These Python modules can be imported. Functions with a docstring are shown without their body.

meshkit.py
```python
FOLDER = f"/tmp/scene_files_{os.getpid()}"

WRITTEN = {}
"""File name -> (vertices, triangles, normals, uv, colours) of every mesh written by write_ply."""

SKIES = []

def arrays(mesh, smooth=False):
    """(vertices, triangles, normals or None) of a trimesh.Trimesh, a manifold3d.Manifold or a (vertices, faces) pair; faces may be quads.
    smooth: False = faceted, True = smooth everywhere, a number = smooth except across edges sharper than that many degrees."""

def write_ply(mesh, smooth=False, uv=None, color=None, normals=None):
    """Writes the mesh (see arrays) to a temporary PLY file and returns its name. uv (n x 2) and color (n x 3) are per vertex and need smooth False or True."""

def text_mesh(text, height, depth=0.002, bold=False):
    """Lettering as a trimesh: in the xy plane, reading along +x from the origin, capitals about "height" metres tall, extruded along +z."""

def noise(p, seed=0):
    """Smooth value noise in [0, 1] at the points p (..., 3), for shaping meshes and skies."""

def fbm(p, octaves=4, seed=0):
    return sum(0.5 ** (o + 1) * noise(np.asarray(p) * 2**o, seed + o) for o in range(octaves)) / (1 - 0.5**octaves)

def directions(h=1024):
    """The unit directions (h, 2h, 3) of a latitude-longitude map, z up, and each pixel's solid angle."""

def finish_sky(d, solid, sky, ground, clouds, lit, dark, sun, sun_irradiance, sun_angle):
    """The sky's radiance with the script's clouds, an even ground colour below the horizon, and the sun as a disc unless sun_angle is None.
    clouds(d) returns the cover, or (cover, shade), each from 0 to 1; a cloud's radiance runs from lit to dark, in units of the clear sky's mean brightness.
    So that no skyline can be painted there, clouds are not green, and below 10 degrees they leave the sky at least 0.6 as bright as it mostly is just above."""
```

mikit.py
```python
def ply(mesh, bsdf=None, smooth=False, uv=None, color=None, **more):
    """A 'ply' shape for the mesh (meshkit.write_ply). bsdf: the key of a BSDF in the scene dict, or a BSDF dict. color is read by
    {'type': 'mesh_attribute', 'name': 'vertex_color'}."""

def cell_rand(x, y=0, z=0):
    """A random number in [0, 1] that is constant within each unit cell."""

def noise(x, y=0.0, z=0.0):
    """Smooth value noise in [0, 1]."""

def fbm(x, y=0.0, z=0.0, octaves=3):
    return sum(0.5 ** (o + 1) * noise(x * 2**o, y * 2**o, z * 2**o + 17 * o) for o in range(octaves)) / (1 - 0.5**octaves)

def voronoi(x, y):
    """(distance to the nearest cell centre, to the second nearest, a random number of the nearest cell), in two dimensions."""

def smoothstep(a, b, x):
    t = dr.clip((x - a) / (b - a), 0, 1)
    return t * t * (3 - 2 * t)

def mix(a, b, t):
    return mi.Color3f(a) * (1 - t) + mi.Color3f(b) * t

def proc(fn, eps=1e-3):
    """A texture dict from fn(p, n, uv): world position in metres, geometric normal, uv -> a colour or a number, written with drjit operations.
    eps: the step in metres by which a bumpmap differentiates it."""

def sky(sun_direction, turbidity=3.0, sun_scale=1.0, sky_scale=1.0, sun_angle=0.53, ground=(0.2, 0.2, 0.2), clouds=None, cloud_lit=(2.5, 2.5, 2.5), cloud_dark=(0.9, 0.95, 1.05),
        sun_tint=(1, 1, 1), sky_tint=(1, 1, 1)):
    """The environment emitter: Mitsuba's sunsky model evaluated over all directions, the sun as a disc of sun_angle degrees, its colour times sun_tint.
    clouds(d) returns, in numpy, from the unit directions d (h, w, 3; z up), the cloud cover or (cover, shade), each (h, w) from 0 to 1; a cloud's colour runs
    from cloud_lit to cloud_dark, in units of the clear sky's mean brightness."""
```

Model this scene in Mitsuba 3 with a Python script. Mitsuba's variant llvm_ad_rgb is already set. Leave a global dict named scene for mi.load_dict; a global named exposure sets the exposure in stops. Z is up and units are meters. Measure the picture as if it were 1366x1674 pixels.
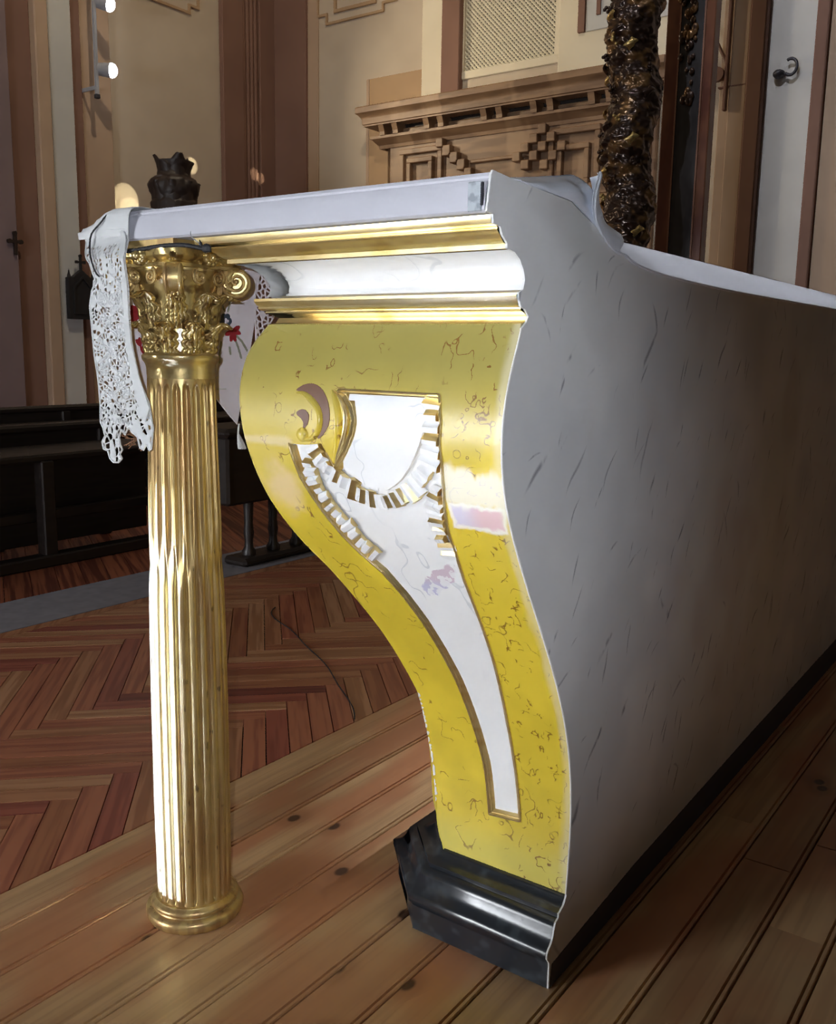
import math, random
import numpy as np, trimesh, mitsuba as mi, drjit as dr
import manifold3d as m3
import shapely.geometry as sg
from shapely.ops import unary_union
from shapely import affinity
import mikit, meshkit
from mikit import noise, fbm, voronoi, cell_rand, smoothstep, mix, proc
T = mi.ScalarTransform4f
scene, labels = {}, {}
exposure = 0.0

# ---------------------------------------------------------------- camera
W_, H_ = 1366, 1674
F_PX = 1532.0
CAM = np.array([-1.02987, -0.50719, 0.84378])
FWD = np.array([0.802705, 0.571425, -0.170699])
DOWN = np.array([-0.129333, -0.112620, -0.985184])
scene['camera'] = {'type': 'perspective', 'fov': 2 * math.degrees(math.atan(W_ / 2 / F_PX)), 'fov_axis': 'x',
                   'near_clip': 0.05, 'far_clip': 60.0,
                   'to_world': T().look_at(origin=CAM.tolist(), target=(CAM + FWD).tolist(), up=(-DOWN).tolist())}

# ---------------------------------------------------------------- lights
def rgb(c): return {'type': 'rgb', 'value': [float(v) for v in c]}
DOOR = 25.0             # daylight from an added glazed door out of view, left behind the camera
FLASH = 2.35            # the phone's own flash, beside the lens
TOPSPOT = 54.0          # unseen spot added under the vault, aimed at the altar top
SPOT_WALL = 10.5        # the two spots on the left pilaster
WINDOW = 0.28           # high windows added out of view for ambient light
scene['phone_flash'] = {'type': 'spot', 'intensity': rgb([FLASH, FLASH * 1.04, FLASH * 1.14]), 'cutoff_angle': 34.0, 'beam_width': 25.0,
                        'to_world': T().look_at(origin=(CAM + 0.035 * np.array([-.57, .8, 0.6])).tolist(), target=(CAM + np.array([.638, .760, -.122])).tolist(), up=[0, 0, 1])}
scene['left_wall_fill'] = {'type': 'spot', 'intensity': rgb([29, 24, 17.2]), 'cutoff_angle': 60.0, 'beam_width': 30.0,
                       'to_world': T().look_at(origin=[2.6, 3.4, 6.6], target=[5.2, 6.9, 2.2], up=[0, 0, 1])}  # unseen fill added to lift the left wall and background
scene['sun_shaft'] = {'type': 'spot', 'intensity': rgb([1250, 1320, 1460]), 'cutoff_angle': 5.0, 'beam_width': 4.7,      # sun through the high window on to the floor left of the frame
                      'to_world': T().look_at(origin=[-4.48, 1.2, 5.0], target=[-1.18, .56, 0], up=[0, 0, 1])}
scene['low_sun'] = {'type': 'spot', 'intensity': rgb([8200, 8800, 9800]), 'cutoff_angle': 4.2, 'beam_width': 1.6,         # low sun on the column, trimmed by the added shutter gap
                    'to_world': T().look_at(origin=[-5.2, 4.178, 1.0], target=[-.16, .516, .20], up=[0, 0, 1])}
scene['right_wall_fill'] = {'type': 'spot', 'intensity': rgb([42, 42.5, 46]), 'cutoff_angle': 20.0, 'beam_width': 9.0,
                       'to_world': T().look_at(origin=[1.2, 1.6, 6.6], target=[6.6, 1.35, 2.4], up=[0, 0, 1])}  # unseen cool fill added for the right part of the back wall
scene['altar_spot'] = {'type': 'spot', 'intensity': rgb([TOPSPOT, TOPSPOT * 1.0, TOPSPOT * 1.08]), 'cutoff_angle': 10.0, 'beam_width': 6.5,
                       'to_world': T().look_at(origin=[1.7, 1.8, 5.2], target=[0.92, 0.18, 1.0], up=[0, 1, 0])}

# ---------------------------------------------------------------- helpers
rng = np.random.default_rng(7)
def numbered(key):
    if key not in scene and key not in labels and not any(k.startswith(key + '__') for k in scene): return key
    n = 1
    while f'{key}_{n:03d}' in scene or f'{key}_{n:03d}' in labels: n += 1
    return f'{key}_{n:03d}'
_cnt = {}
def key_for(base):
    n = _cnt.get(base, 0); _cnt[base] = n + 1
    return base if n == 0 else f'{base}_{n:03d}'
def thing(name, label, cat, group=None):
    k = key_for(name); labels[k] = {'label': label, 'category': cat}
    if group: labels[k]['group'] = group
    return k
def struct(name):
    labels[name] = {'kind': 'structure'}; return name
def part(parent, name, mesh, mat, smooth=30, label=None, kind=None, **kw):
    k = key_for(parent + '__' + name)
    scene[k] = mesh if isinstance(mesh, dict) else mikit.ply(mesh, mat, smooth=smooth, **kw)
    if label: labels.setdefault(k, {})['label'] = label
    if kind: labels.setdefault(k, {})['kind'] = kind
    return k
def single(key, mesh, mat, smooth=30, **kw):
    scene[key] = mikit.ply(mesh, mat, smooth=smooth, **kw); return key
def cat(ms): return trimesh.util.concatenate(ms)
def box(x0, x1, y0, y1, z0, z1, bev=0.0):
    lo, hi = np.minimum([x0, y0, z0], [x1, y1, z1]), np.maximum([x0, y0, z0], [x1, y1, z1])
    if bev <= 0:
        m = trimesh.creation.box(extents=hi - lo); m.apply_translation((lo + hi) / 2); return m
    pts = []
    for i in range(8):
        c = np.where([i & 1, i & 2, i & 4], hi, lo); s = np.where([i & 1, i & 2, i & 4], -1, 1)
        for a in range(3):
            d = np.array(s, float) * bev; d[a] = 0; pts.append(c + d)
    return trimesh.convex.convex_hull(np.array(pts))
def tube(pts, r, sides=8, closed_ends=True):
    p = np.asarray(pts, float); n = len(p); r = np.broadcast_to(r, (n,))
    t = np.gradient(p, axis=0); t /= np.linalg.norm(t, axis=1, keepdims=True) + 1e-12
    a = np.cross(t[0], [0, 0, 1.0]);
    if np.linalg.norm(a) < .1: a = np.cross(t[0], [1.0, 0, 0])
    A = []
    for i in range(n):
        a = a - t[i] * (a @ t[i]); a /= np.linalg.norm(a) + 1e-12; A.append(a)
    A = np.array(A); B = np.cross(t, A); th = np.arange(sides) * 2 * np.pi / sides
    v = p[:, None] + r[:, None, None] * (np.cos(th)[None, :, None] * A[:, None] + np.sin(th)[None, :, None] * B[:, None])
    f = []
    for i in range(n - 1):
        for j in range(sides):
            k = (j + 1) % sides
            f += [[i * sides + j, i * sides + k, (i + 1) * sides + k], [i * sides + j, (i + 1) * sides + k, (i + 1) * sides + j]]
    v = v.reshape(-1, 3)
    if closed_ends:
        v = np.vstack([v, p[0], p[-1]]); c0, c1 = len(v) - 2, len(v) - 1
        for j in range(sides):
            k = (j + 1) % sides
            f += [[c0, k, j], [c1, (n - 1) * sides + j, (n - 1) * sides + k]]
    return trimesh.Trimesh(v, f, process=False)
def spline(pts, n):
    from scipy.interpolate import CubicSpline
    p = np.asarray(pts, float); s = np.r_[0, np.cumsum(np.linalg.norm(np.diff(p, axis=0), axis=1))]
    return CubicSpline(s, p)(np.linspace(0, s[-1], n))
def lathe(profile, seg=64, cx=0., cy=0.):
    pr = np.asarray(profile, float); n = len(pr); th = np.arange(seg) * 2 * np.pi / seg
    v = np.stack([pr[:, 0, None] * np.cos(th), pr[:, 0, None] * np.sin(th), np.broadcast_to(pr[:, 1, None], (n, seg))], -1).reshape(-1, 3)
    f = []
    for i in range(n - 1):
        for j in range(seg):
            k = (j + 1) % seg
            f += [[i * seg + j, i * seg + k, (i + 1) * seg + k], [i * seg + j, (i + 1) * seg + k, (i + 1) * seg + j]]
    v += [cx, cy, 0]
    return trimesh.Trimesh(v, f, process=False)
def grid_mesh(P, flip=False, closed_u=False):
    P = np.asarray(P, float); n, m = P.shape[:2]; f = []
    I = np.arange(n * m).reshape(n, m)
    a, b, c, d = I[:-1, :-1], I[1:, :-1], I[1:, 1:], I[:-1, 1:]
    q = np.stack([a, b, c, d], -1).reshape(-1, 4)
    if closed_u:
        q = np.vstack([q, np.stack([I[:-1, -1], I[1:, -1], I[1:, 0], I[:-1, 0]], -1).reshape(-1, 4)])
    if flip: q = q[:, ::-1]
    return trimesh.Trimesh(P.reshape(-1, 3), np.vstack([q[:, [0, 1, 2]], q[:, [0, 2, 3]]]), process=False)
def shell(P, t):
    """closed sheet of thickness t from a grid of points"""
    P = np.asarray(P, float); n, m = P.shape[:2]
    N = np.cross(np.gradient(P, axis=0), np.gradient(P, axis=1)); N /= np.linalg.norm(N, axis=2, keepdims=True) + 1e-12
    Q = P - N * t; v = np.vstack([P.reshape(-1, 3), Q.reshape(-1, 3)]); K = n * m
    I = np.arange(K).reshape(n, m)
    q = np.stack([I[:-1, :-1], I[1:, :-1], I[1:, 1:], I[:-1, 1:]], -1).reshape(-1, 4)
    f = [q[:, [0, 1, 2]], q[:, [0, 2, 3]], q[:, [2, 1, 0]] + K, q[:, [3, 2, 0]] + K]
    rim = np.r_[I[0, :-1], I[:-1, -1], I[-1, :0:-1], I[:0:-1, 0]]; r2 = np.roll(rim, -1)
    f += [np.stack([rim, r2, r2 + K], -1), np.stack([rim, r2 + K, rim + K], -1)]
    return trimesh.Trimesh(v, np.vstack(f), process=False)
def prism2(poly, o0, o1, length=None):
    """manifold solid of a 2-D polygon (may have holes) extruded o0..o1; returns (verts in (a,b,o), faces)"""
    polys = list(poly.geoms) if hasattr(poly, 'geoms') else [poly]
    cs = []
    for g in polys:
        if g.is_empty or g.geom_type != 'Polygon': continue
        g = sg.polygon.orient(g)
        cs.append(np.asarray(g.exterior.coords)[:-1]); cs += [np.asarray(r.coords)[:-1] for r in g.interiors]
    S = m3.CrossSection([c.tolist() for c in cs], m3.FillRule.EvenOdd)
    M = m3.Manifold.extrude(S, o1 - o0)
    if length: M = M.refine_to_length(length)
    me = M.to_mesh(); v = np.array(me.vert_properties[:, :3], float); v[:, 2] += o0
    return v, np.array(me.tri_verts)
def densify(pts, step=.006):
    p = np.asarray(pts, float); out = []
    for a, b in zip(p, np.roll(p, -1, axis=0)):
        n = max(1, int(np.linalg.norm(b - a) / step)); out += [a + (b - a) * k / n for k in range(n)]
    return np.array(out)
def smooth_closed(pts, n=None, it=2):
    p = np.asarray(pts, float)
    for _ in range(it):
        q = np.roll(p, -1, axis=0); p = np.stack([.75 * p + .25 * q, .25 * p + .75 * q], 1).reshape(-1, 2)
    return p
def rgbtex(c): return {'type': 'rgb', 'value': list(c)}
def mat(name, color, rough=.5, metallic=0., spec=.5, two=True, bump=None, bscale=1.0, coat=0., sheen=0., coat_gloss=.9, aniso=None):
    b = {'type': 'principled', 'base_color': color if isinstance(color, dict) else rgbtex(color), 'roughness': rough if isinstance(rough, dict) else float(rough), 'metallic': metallic, 'specular': spec}
    if coat: b['clearcoat'] = coat; b['clearcoat_gloss'] = coat_gloss
    if sheen: b['sheen'] = sheen
    if bump: b = {'type': 'bumpmap', 'arbitrary': bump, 'scale': bscale, 'bsdf': b}
    scene[name] = {'type': 'twosided', 'bsdf': b} if two else b
    return name

# ---------------------------------------------------------------- the S-shaped end of the altar: x = p(z), left arris y = q(z)
from scipy.interpolate import UnivariateSpline, PchipInterpolator
_Z = np.array([.1167,.1623,.2065,.2514,.2977,.3453,.3931,.436,.4833,.5236,.5587,.5993,.6193,.6425,.6682,.7031,.7498,.779,.8015,.8207,.84,.853,.8686])
_X = np.array([.0436,.0465,.0477,.046,.0388,.0254,.007,-.0137,-.0421,-.0656,-.0892,-.111,-.1236,-.1375,-.1499,-.16,-.1648,-.1635,-.1585,-.152,-.1455,-.1359,-.133])
_sp = UnivariateSpline(_Z, _X, s=2e-5, k=4)
def p_of(z): return _sp(np.clip(z, .112, .872))
_QZ = np.array([.10,.1138,.1332,.1555,.1926,.235,.2686,.3079,.3534,.3777,.4067,.4453,.4829,.5104,.5462,.5804,.6104,.6471,.6808,.7069,.7349,.7625,.7861,.8136,.8334,.8534,.8732,.89])
_QY = np.array([.199,.200,.2085,.2148,.219,.2239,.2279,.2324,.2358,.2426,.252,.2646,.2807,.2945,.3141,.3396,.3565,.371,.3786,.3837,.3899,.3951,.3993,.4011,.3994,.3909,.3746,.36])
_q = PchipInterpolator(_QZ, _QY)
def q_of(z): return _q(np.clip(z, .10, .89))
def on_end(yz, off):
    yz = np.asarray(yz, float); return np.column_stack([p_of(yz[:, 1]) - off, yz])
def end_solid(poly, o0, o1, length=.012):
    """solid lying on the curved end: polygon in (y, z), thickness o0..o1 outwards"""
    v, f = prism2(poly, o0, o1, length)
    return trimesh.Trimesh(np.column_stack([p_of(v[:, 1]) - v[:, 2], v[:, 0], v[:, 1]]), f[:, ::-1], process=False)
def end_strip(ring, steps, skip=None):
    """a moulding that follows a closed outline: steps = [(inset towards the inside, offset outwards)...]"""
    ring = np.asarray(ring, float); po = sg.Polygon(ring)
    t = np.roll(ring, -1, 0) - np.roll(ring, 1, 0); t /= np.linalg.norm(t, axis=1, keepdims=True) + 1e-12
    n = np.column_stack([-t[:, 1], t[:, 0]])
    if not po.exterior.is_ccw: n = -n
    rows = [on_end(ring + n * a, o) for a, o in steps]
    m = grid_mesh(np.array(rows), closed_u=True)
    if skip is not None:
        bad = np.tile(skip(ring), len(rows)); m.update_faces(~bad[m.faces].any(axis=1))
    return m

# ================================================================ MATERIALS
def wood_fn(base, dark, red, scale=1.0, axis=0, knots=True, seed=0.):
    def fn(p, n, uv):
        a, b = (p.x, p.y) if axis == 0 else (p.y, p.x)
        lane = dr.floor((b - .785 + 9 * .0895 * 10) / .0895)
        r = cell_rand(lane, dr.floor((a + cell_rand(lane, 3) * 3) / 1.6), seed)
        g = fbm(a * 2.2 + r * 31, b * 62, r * 9, octaves=3)
        g2 = fbm(a * 7 + r * 17, b * 190, 3.0, octaves=2)
        c = mix(base, dark, smoothstep(.38, .72, g) * .55 + .25 * smoothstep(.5, .8, g2))
        c = mix(c, red, smoothstep(.38, .66, fbm(a * 3.1 + 5, b * 9 + r * 5, 1.0)) * .85)
        c = c * (.8 + .4 * r)
        if knots:
            d1, d2, w = voronoi(a * 7.5 + r * 13, b * 10.5)
            k = smoothstep(.13, .07, d1) * dr.select(w > .78, .9, 0.0)
            h = smoothstep(.40, .12, d1) * dr.select(w > .78, .6, 0.0)
            c = mix(c, mi.Color3f(.16, .05, .02), h * .5); c = mix(c, mi.Color3f(.035, .014, .008), k)
        return c
    return fn
mat('mat_plank', proc(wood_fn((.54, .345, .175), (.35, .19, .09), (.43, .18, .085))), rough=.36, spec=.45, coat=.12)
def nave_fn(p, n, uv):
    a, b = p.x * .5 + p.y * .866, -p.x * .866 + p.y * .5
    lane = dr.floor(b / .09); r = cell_rand(lane, 5, 2)
    g = fbm(a * 3 + r * 20, b * 70, 2.0)
    return mix((.30, .10, .05), (.14, .04, .025), smoothstep(.35, .7, g)) * (.65 + .6 * r)
mat('mat_nave', proc(nave_fn), rough=.4, coat=.1)
def block_variant(k, c, d):
    def fn(p, n, uv):
        a, b = (p.x + p.y) * .7071, (p.x - p.y) * .7071
        if k % 2: a, b = b, a
        g = fbm(a * 5 + k * 7, b * 90 + k, k * 3.0)
        return mix(c, d, smoothstep(.35, .7, g)) * 1.2
    return fn
BLK = [((.32, .115, .06), (.23, .07, .04)), ((.33, .15, .075), (.24, .095, .045)), ((.25, .07, .045), (.18, .045, .03)), ((.37, .19, .10), (.27, .12, .055)), ((.145, .034, .024), (.10, .022, .018)), ((.27, .105, .05), (.2, .065, .033))]
for k in range(12):
    mat(f'mat_block_{k}', proc(block_variant(k, *BLK[k // 2])), rough=.34, coat=.15)
mat('mat_strip', proc(lambda p, n, uv: mix((.16, .155, .17), (.21, .20, .22), fbm(p.x * 40, p.y * 40, 1.0))), rough=.8)
mat('mat_seam', (.02, .012, .008), .8)

def veins(u, v, s, w, mask_s, lo, hi):
    """thin meandering strokes: the level line of a noise, kept only where another noise allows"""
    f = fbm(u * s, v * s, 4.0, octaves=3)
    line = smoothstep(w, w * .35, dr.abs(f - .5))
    return line * smoothstep(lo, hi, noise(u * mask_s + 3.3, v * mask_s + 1.7, 9.0))
def yellow_fn(p, n, uv):
    y, z = p.y, p.z
    c = mix((.71, .535, .042), (.62, .465, .036), smoothstep(.3, .7, fbm(y * 14, z * 14, 2.0)))
    c = mix(c, (.68, .54, .13), smoothstep(.55, .8, fbm(y * 9 + 4, z * 7, 5.0)) * .55)
    c = mix(c, (.31, .272, .078), smoothstep(.72, .84, z) * .9)  # upper curve tinted darker olive, painting the shade of its upward tilt
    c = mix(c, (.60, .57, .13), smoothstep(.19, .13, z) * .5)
    vn = veins(y, z, 46., .017, 62., .62, .74) + .8 * veins(y + 7, z + 2, 26., .011, 30., .64, .76) + veins(y + 3, z + 5, 75., .03, 95., .66, .78) * smoothstep(.10, .06, y)
    c = mix(c, (.19, .07, .012), dr.clip(vn, 0, 1) * .85)
    # pink and white glare patches, reflections painted into the colour
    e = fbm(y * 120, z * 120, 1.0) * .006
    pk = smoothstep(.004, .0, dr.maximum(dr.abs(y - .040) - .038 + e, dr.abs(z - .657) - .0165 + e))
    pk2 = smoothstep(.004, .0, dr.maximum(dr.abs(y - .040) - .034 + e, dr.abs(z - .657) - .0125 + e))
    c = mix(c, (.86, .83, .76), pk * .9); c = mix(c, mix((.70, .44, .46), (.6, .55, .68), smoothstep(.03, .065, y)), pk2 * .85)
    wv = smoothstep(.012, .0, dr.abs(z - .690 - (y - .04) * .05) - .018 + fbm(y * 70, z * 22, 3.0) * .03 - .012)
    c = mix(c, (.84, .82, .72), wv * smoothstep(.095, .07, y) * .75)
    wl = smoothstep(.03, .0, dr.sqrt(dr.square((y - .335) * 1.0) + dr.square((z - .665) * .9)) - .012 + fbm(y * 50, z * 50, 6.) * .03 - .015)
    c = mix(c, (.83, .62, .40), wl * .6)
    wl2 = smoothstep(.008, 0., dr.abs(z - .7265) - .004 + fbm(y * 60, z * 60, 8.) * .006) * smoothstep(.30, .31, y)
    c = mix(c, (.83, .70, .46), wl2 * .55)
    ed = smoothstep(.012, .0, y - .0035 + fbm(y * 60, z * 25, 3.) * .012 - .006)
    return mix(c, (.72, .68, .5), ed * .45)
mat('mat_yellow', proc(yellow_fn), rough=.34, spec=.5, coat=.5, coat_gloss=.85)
def white_fn(p, n, uv):
    y, z = p.y, p.z
    c = mix((.83, .84, .83), (.78, .80, .80), smoothstep(.4, .7, fbm(y * 12, z * 12, p.x * 6)))
    c = mix(c, (.55, .58, .60), dr.clip(veins(y + p.x * .3, z, 17., .012, 13., .62, .75), 0, 1) * .6)
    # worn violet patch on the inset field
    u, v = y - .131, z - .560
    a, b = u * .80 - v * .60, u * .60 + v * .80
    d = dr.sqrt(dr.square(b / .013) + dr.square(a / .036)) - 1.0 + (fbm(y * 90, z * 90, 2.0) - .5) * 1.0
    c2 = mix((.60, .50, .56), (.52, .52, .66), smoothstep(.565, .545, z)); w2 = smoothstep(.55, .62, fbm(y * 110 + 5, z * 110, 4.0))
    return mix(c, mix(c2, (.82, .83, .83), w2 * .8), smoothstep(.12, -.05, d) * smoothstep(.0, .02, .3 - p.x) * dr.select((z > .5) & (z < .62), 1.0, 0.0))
mat('mat_white', proc(white_fn), rough=.38, spec=.5, coat=.35)
mat('mat_table_white', proc(lambda p, n, uv: mix((.53, .535, .59), (.48, .485, .53), fbm(p.y * 14, p.z * 30, p.x * 9))), rough=.5, spec=.4)
def grey_fn(p, n, uv):
    x, z = p.x, p.z
    c = mix((.76, .775, .77), (.67, .69, .70), smoothstep(.3, .7, fbm(x * 7, z * 7, 2.0)))
    c = mix(c, (.66, .69, .64), smoothstep(.5, .75, fbm(x * 4 + 3, z * 3, 6.0)) * .5)
    s = mi.Float(0)
    for k in range(3):
        qx, qz = x * (9.5 + 3.5 * k) + k * 5.3 + .9 * fbm(x * 8, z * 8, k), z * (7.5 + 2.5 * k) + k * 2.1 + .5 * fbm(x * 7 + 3, z * 7, k + 4)
        ix, iz = dr.floor(qx), dr.floor(qz); r1, r2, r3 = cell_rand(ix, iz, k * 4 + 1), cell_rand(ix, iz, k * 4 + 2), cell_rand(ix, iz, k * 4 + 3)
        u, v = qx - ix - .3 - .4 * r1, qz - iz - .3 - .4 * r2
        an = dr.select(r1 > .72, .25 + .9 * r3, -.35 - .85 * r3); a = u * dr.cos(an) + v * dr.sin(an); b = -u * dr.sin(an) + v * dr.cos(an)
        a = a + b * b * (r1 - .5) * 1.6
        s = s + smoothstep(.030 + .075 * r2 * r1, .0, dr.abs(a) + .30 * dr.square(b)) * smoothstep(.38, .1, dr.abs(b)) * dr.select(cell_rand(ix, iz, k * 4 + 9) > .52, .30 + .70 * r2, 0.0) * smoothstep(.3, .55, fbm(x * 60, z * 40, 7.))
    c = mix(c, (.13, .14, .17), dr.clip(s, 0, 1) * .72)
    return mix(c, (.52, .46, .42), smoothstep(.6, .8, fbm(x * 5, z * 4 + 9, 3.0)) * .35)
mat('mat_grey', proc(grey_fn), rough=.55, spec=.35)
def gold_fn(p, n, uv):
    w = fbm(p.x * 45, p.y * 45, p.z * 45)
    c = mix((.68, .51, .22), (.53, .38, .15), w)
    c = mix(c, (.36, .20, .09), smoothstep(.42, .70, fbm(p.x * 90 + 9, p.y * 90, p.z * 7, octaves=3)) * .65)
    return mix(c, (.10, .06, .03), smoothstep(.72, .84, fbm(p.x * 220, p.y * 220, p.z * 50 + 3)) * .7)
mat('mat_gold', proc(gold_fn), rough=.36, metallic=.70, spec=.5)
mat('mat_gold_bright', proc(lambda p, n, uv: mix((.84, .68, .34), (.68, .50, .20), smoothstep(.45, .75, fbm(p.x * 20 + p.z * 60, p.y * 26, p.z * 60)))), rough=.26, metallic=.85)
def leafgold_fn(p, n, uv):
    c = mix((.72, .56, .24), (.56, .41, .15), fbm(p.x * 60, p.y * 60, p.z * 60))
    return mix(c, (.16, .07, .02), smoothstep(.50, .74, fbm(p.x * 85 + 4, p.y * 85, p.z * 85)) * .75)
mat('mat_leafgold', proc(leafgold_fn), rough=.30, metallic=.85)
mat('mat_bole', (.16, .075, .045), .45)
mat('mat_black_paint', proc(lambda p, n, uv: mix((.012, .016, .022), (.03, .04, .05), smoothstep(.5, .8, fbm(p.x * 40, p.y * 40, p.z * 40)))), rough=.24, spec=.6, coat=.6, coat_gloss=.9)
mat('mat_dark_band', (.055, .055, .07), .6)
mat('mat_chip', (.80, .79, .76), .6)
mat('mat_putty', proc(lambda p, n, uv: mix((.40, .44, .47), (.24, .27, .30), smoothstep(.4, .7, fbm(p.y * 130, p.z * 130, 2.0)))), rough=.7)
mat('mat_crack', (.02, .022, .028), .8)
mat('mat_cord', (.012, .012, .014), .6)
mat('mat_satin', (.78, .84, .93), .42, spec=.5, sheen=.5)
mat('mat_lace', (.62, .64, .64), .75, spec=.2, sheen=.3)
mat('mat_linen', (.86, .83, .90), .8, spec=.2)
mat('mat_red', (.32, .02, .03), .7); mat('mat_navy', (.05, .07, .10), .7); mat('mat_sage', (.34, .36, .30), .7)
mat('mat_dark_wood', proc(lambda p, n, uv: mix((.022, .014, .011), (.010, .007, .006), fbm(p.x * 8, p.y * 60, p.z * 60))), rough=.45)
mat('mat_dark_carved', proc(lambda p, n, uv: mix((.030, .017, .013), (.012, .008, .007), fbm(p.x * 18, p.y * 18, p.z * 18))), rough=.5)
mat('mat_twig', (.20, .10, .05), .7)
mat('mat_iron', (.05, .05, .06), .45, metallic=.6)
mat('mat_sconce', (.30, .31, .34), .5)
mat('mat_portal', proc(lambda p, n, uv: mix(mix((.215, .128, .07), (.145, .082, .045), smoothstep(.35, .65, fbm(p.y * 3 + p.z, p.z * 18, 3.0))), (.28, .18, .105), smoothstep(.6, .75, fbm(p.y * 5, p.z * 2, 8.)) * .7)), rough=.5)
def plaster(c1, c2, s=2.0):
    return proc(lambda p, n, uv: mix(c1, c2, smoothstep(.3, .7, fbm(p.x * s, p.y * s, p.z * s))))
mat('mat_wall', plaster((.50, .425, .335), (.46, .385, .30)), .85, spec=.2)
mat('mat_wall_cream', plaster((.66, .60, .47), (.60, .54, .42)), .85, spec=.2)
mat('mat_tan', plaster((.43, .31, .22), (.39, .28, .20)), .8, spec=.2)
mat('mat_brown', plaster((.21, .12, .09), (.185, .105, .08)), .8, spec=.2)
mat('mat_ochre', plaster((.40, .27, .16), (.37, .25, .15)), .8, spec=.2)
mat('mat_pale', plaster((.52, .52, .50), (.48, .48, .47)), .8, spec=.2)
mat('mat_mauve', plaster((.21, .155, .16), (.18, .135, .14)), .8, spec=.2)
mat('mat_ceiling', plaster((.55, .50, .42), (.50, .46, .38)), .9)
mat('mat_gloom', (.05, .045, .04), .9)
mat('mat_red_marble', proc(lambda p, n, uv: mix((.085, .028, .018), (.13, .05, .025), smoothstep(.4, .7, fbm(p.y * 9, p.z * 5, p.x * 9)))), rough=.3)
mat('mat_black_marble', proc(lambda p, n, uv: mix((.014, .013, .015), (.03, .028, .03), fbm(p.y * 14, p.z * 9, 4.0))), rough=.35)
mat('mat_lattice', (.62, .58, .46), .7)
mat('mat_niche', (.035, .03, .026), .9)
mat('mat_rug', proc(lambda p, n, uv: mix((.76, .76, .73), (.70, .69, .66), fbm(p.x * 60, p.y * 60, 1.0))), .9, spec=.1)
mat('mat_steel', (.35, .36, .38), .35, metallic=.8)
mat('mat_solomon', proc(lambda p, n, uv: mix((.16, .085, .03), (.035, .018, .012), smoothstep(.30, .52, fbm(p.x * 14, p.y * 14, p.z * 14)))), rough=.22, metallic=.55, coat=.5)

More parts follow.
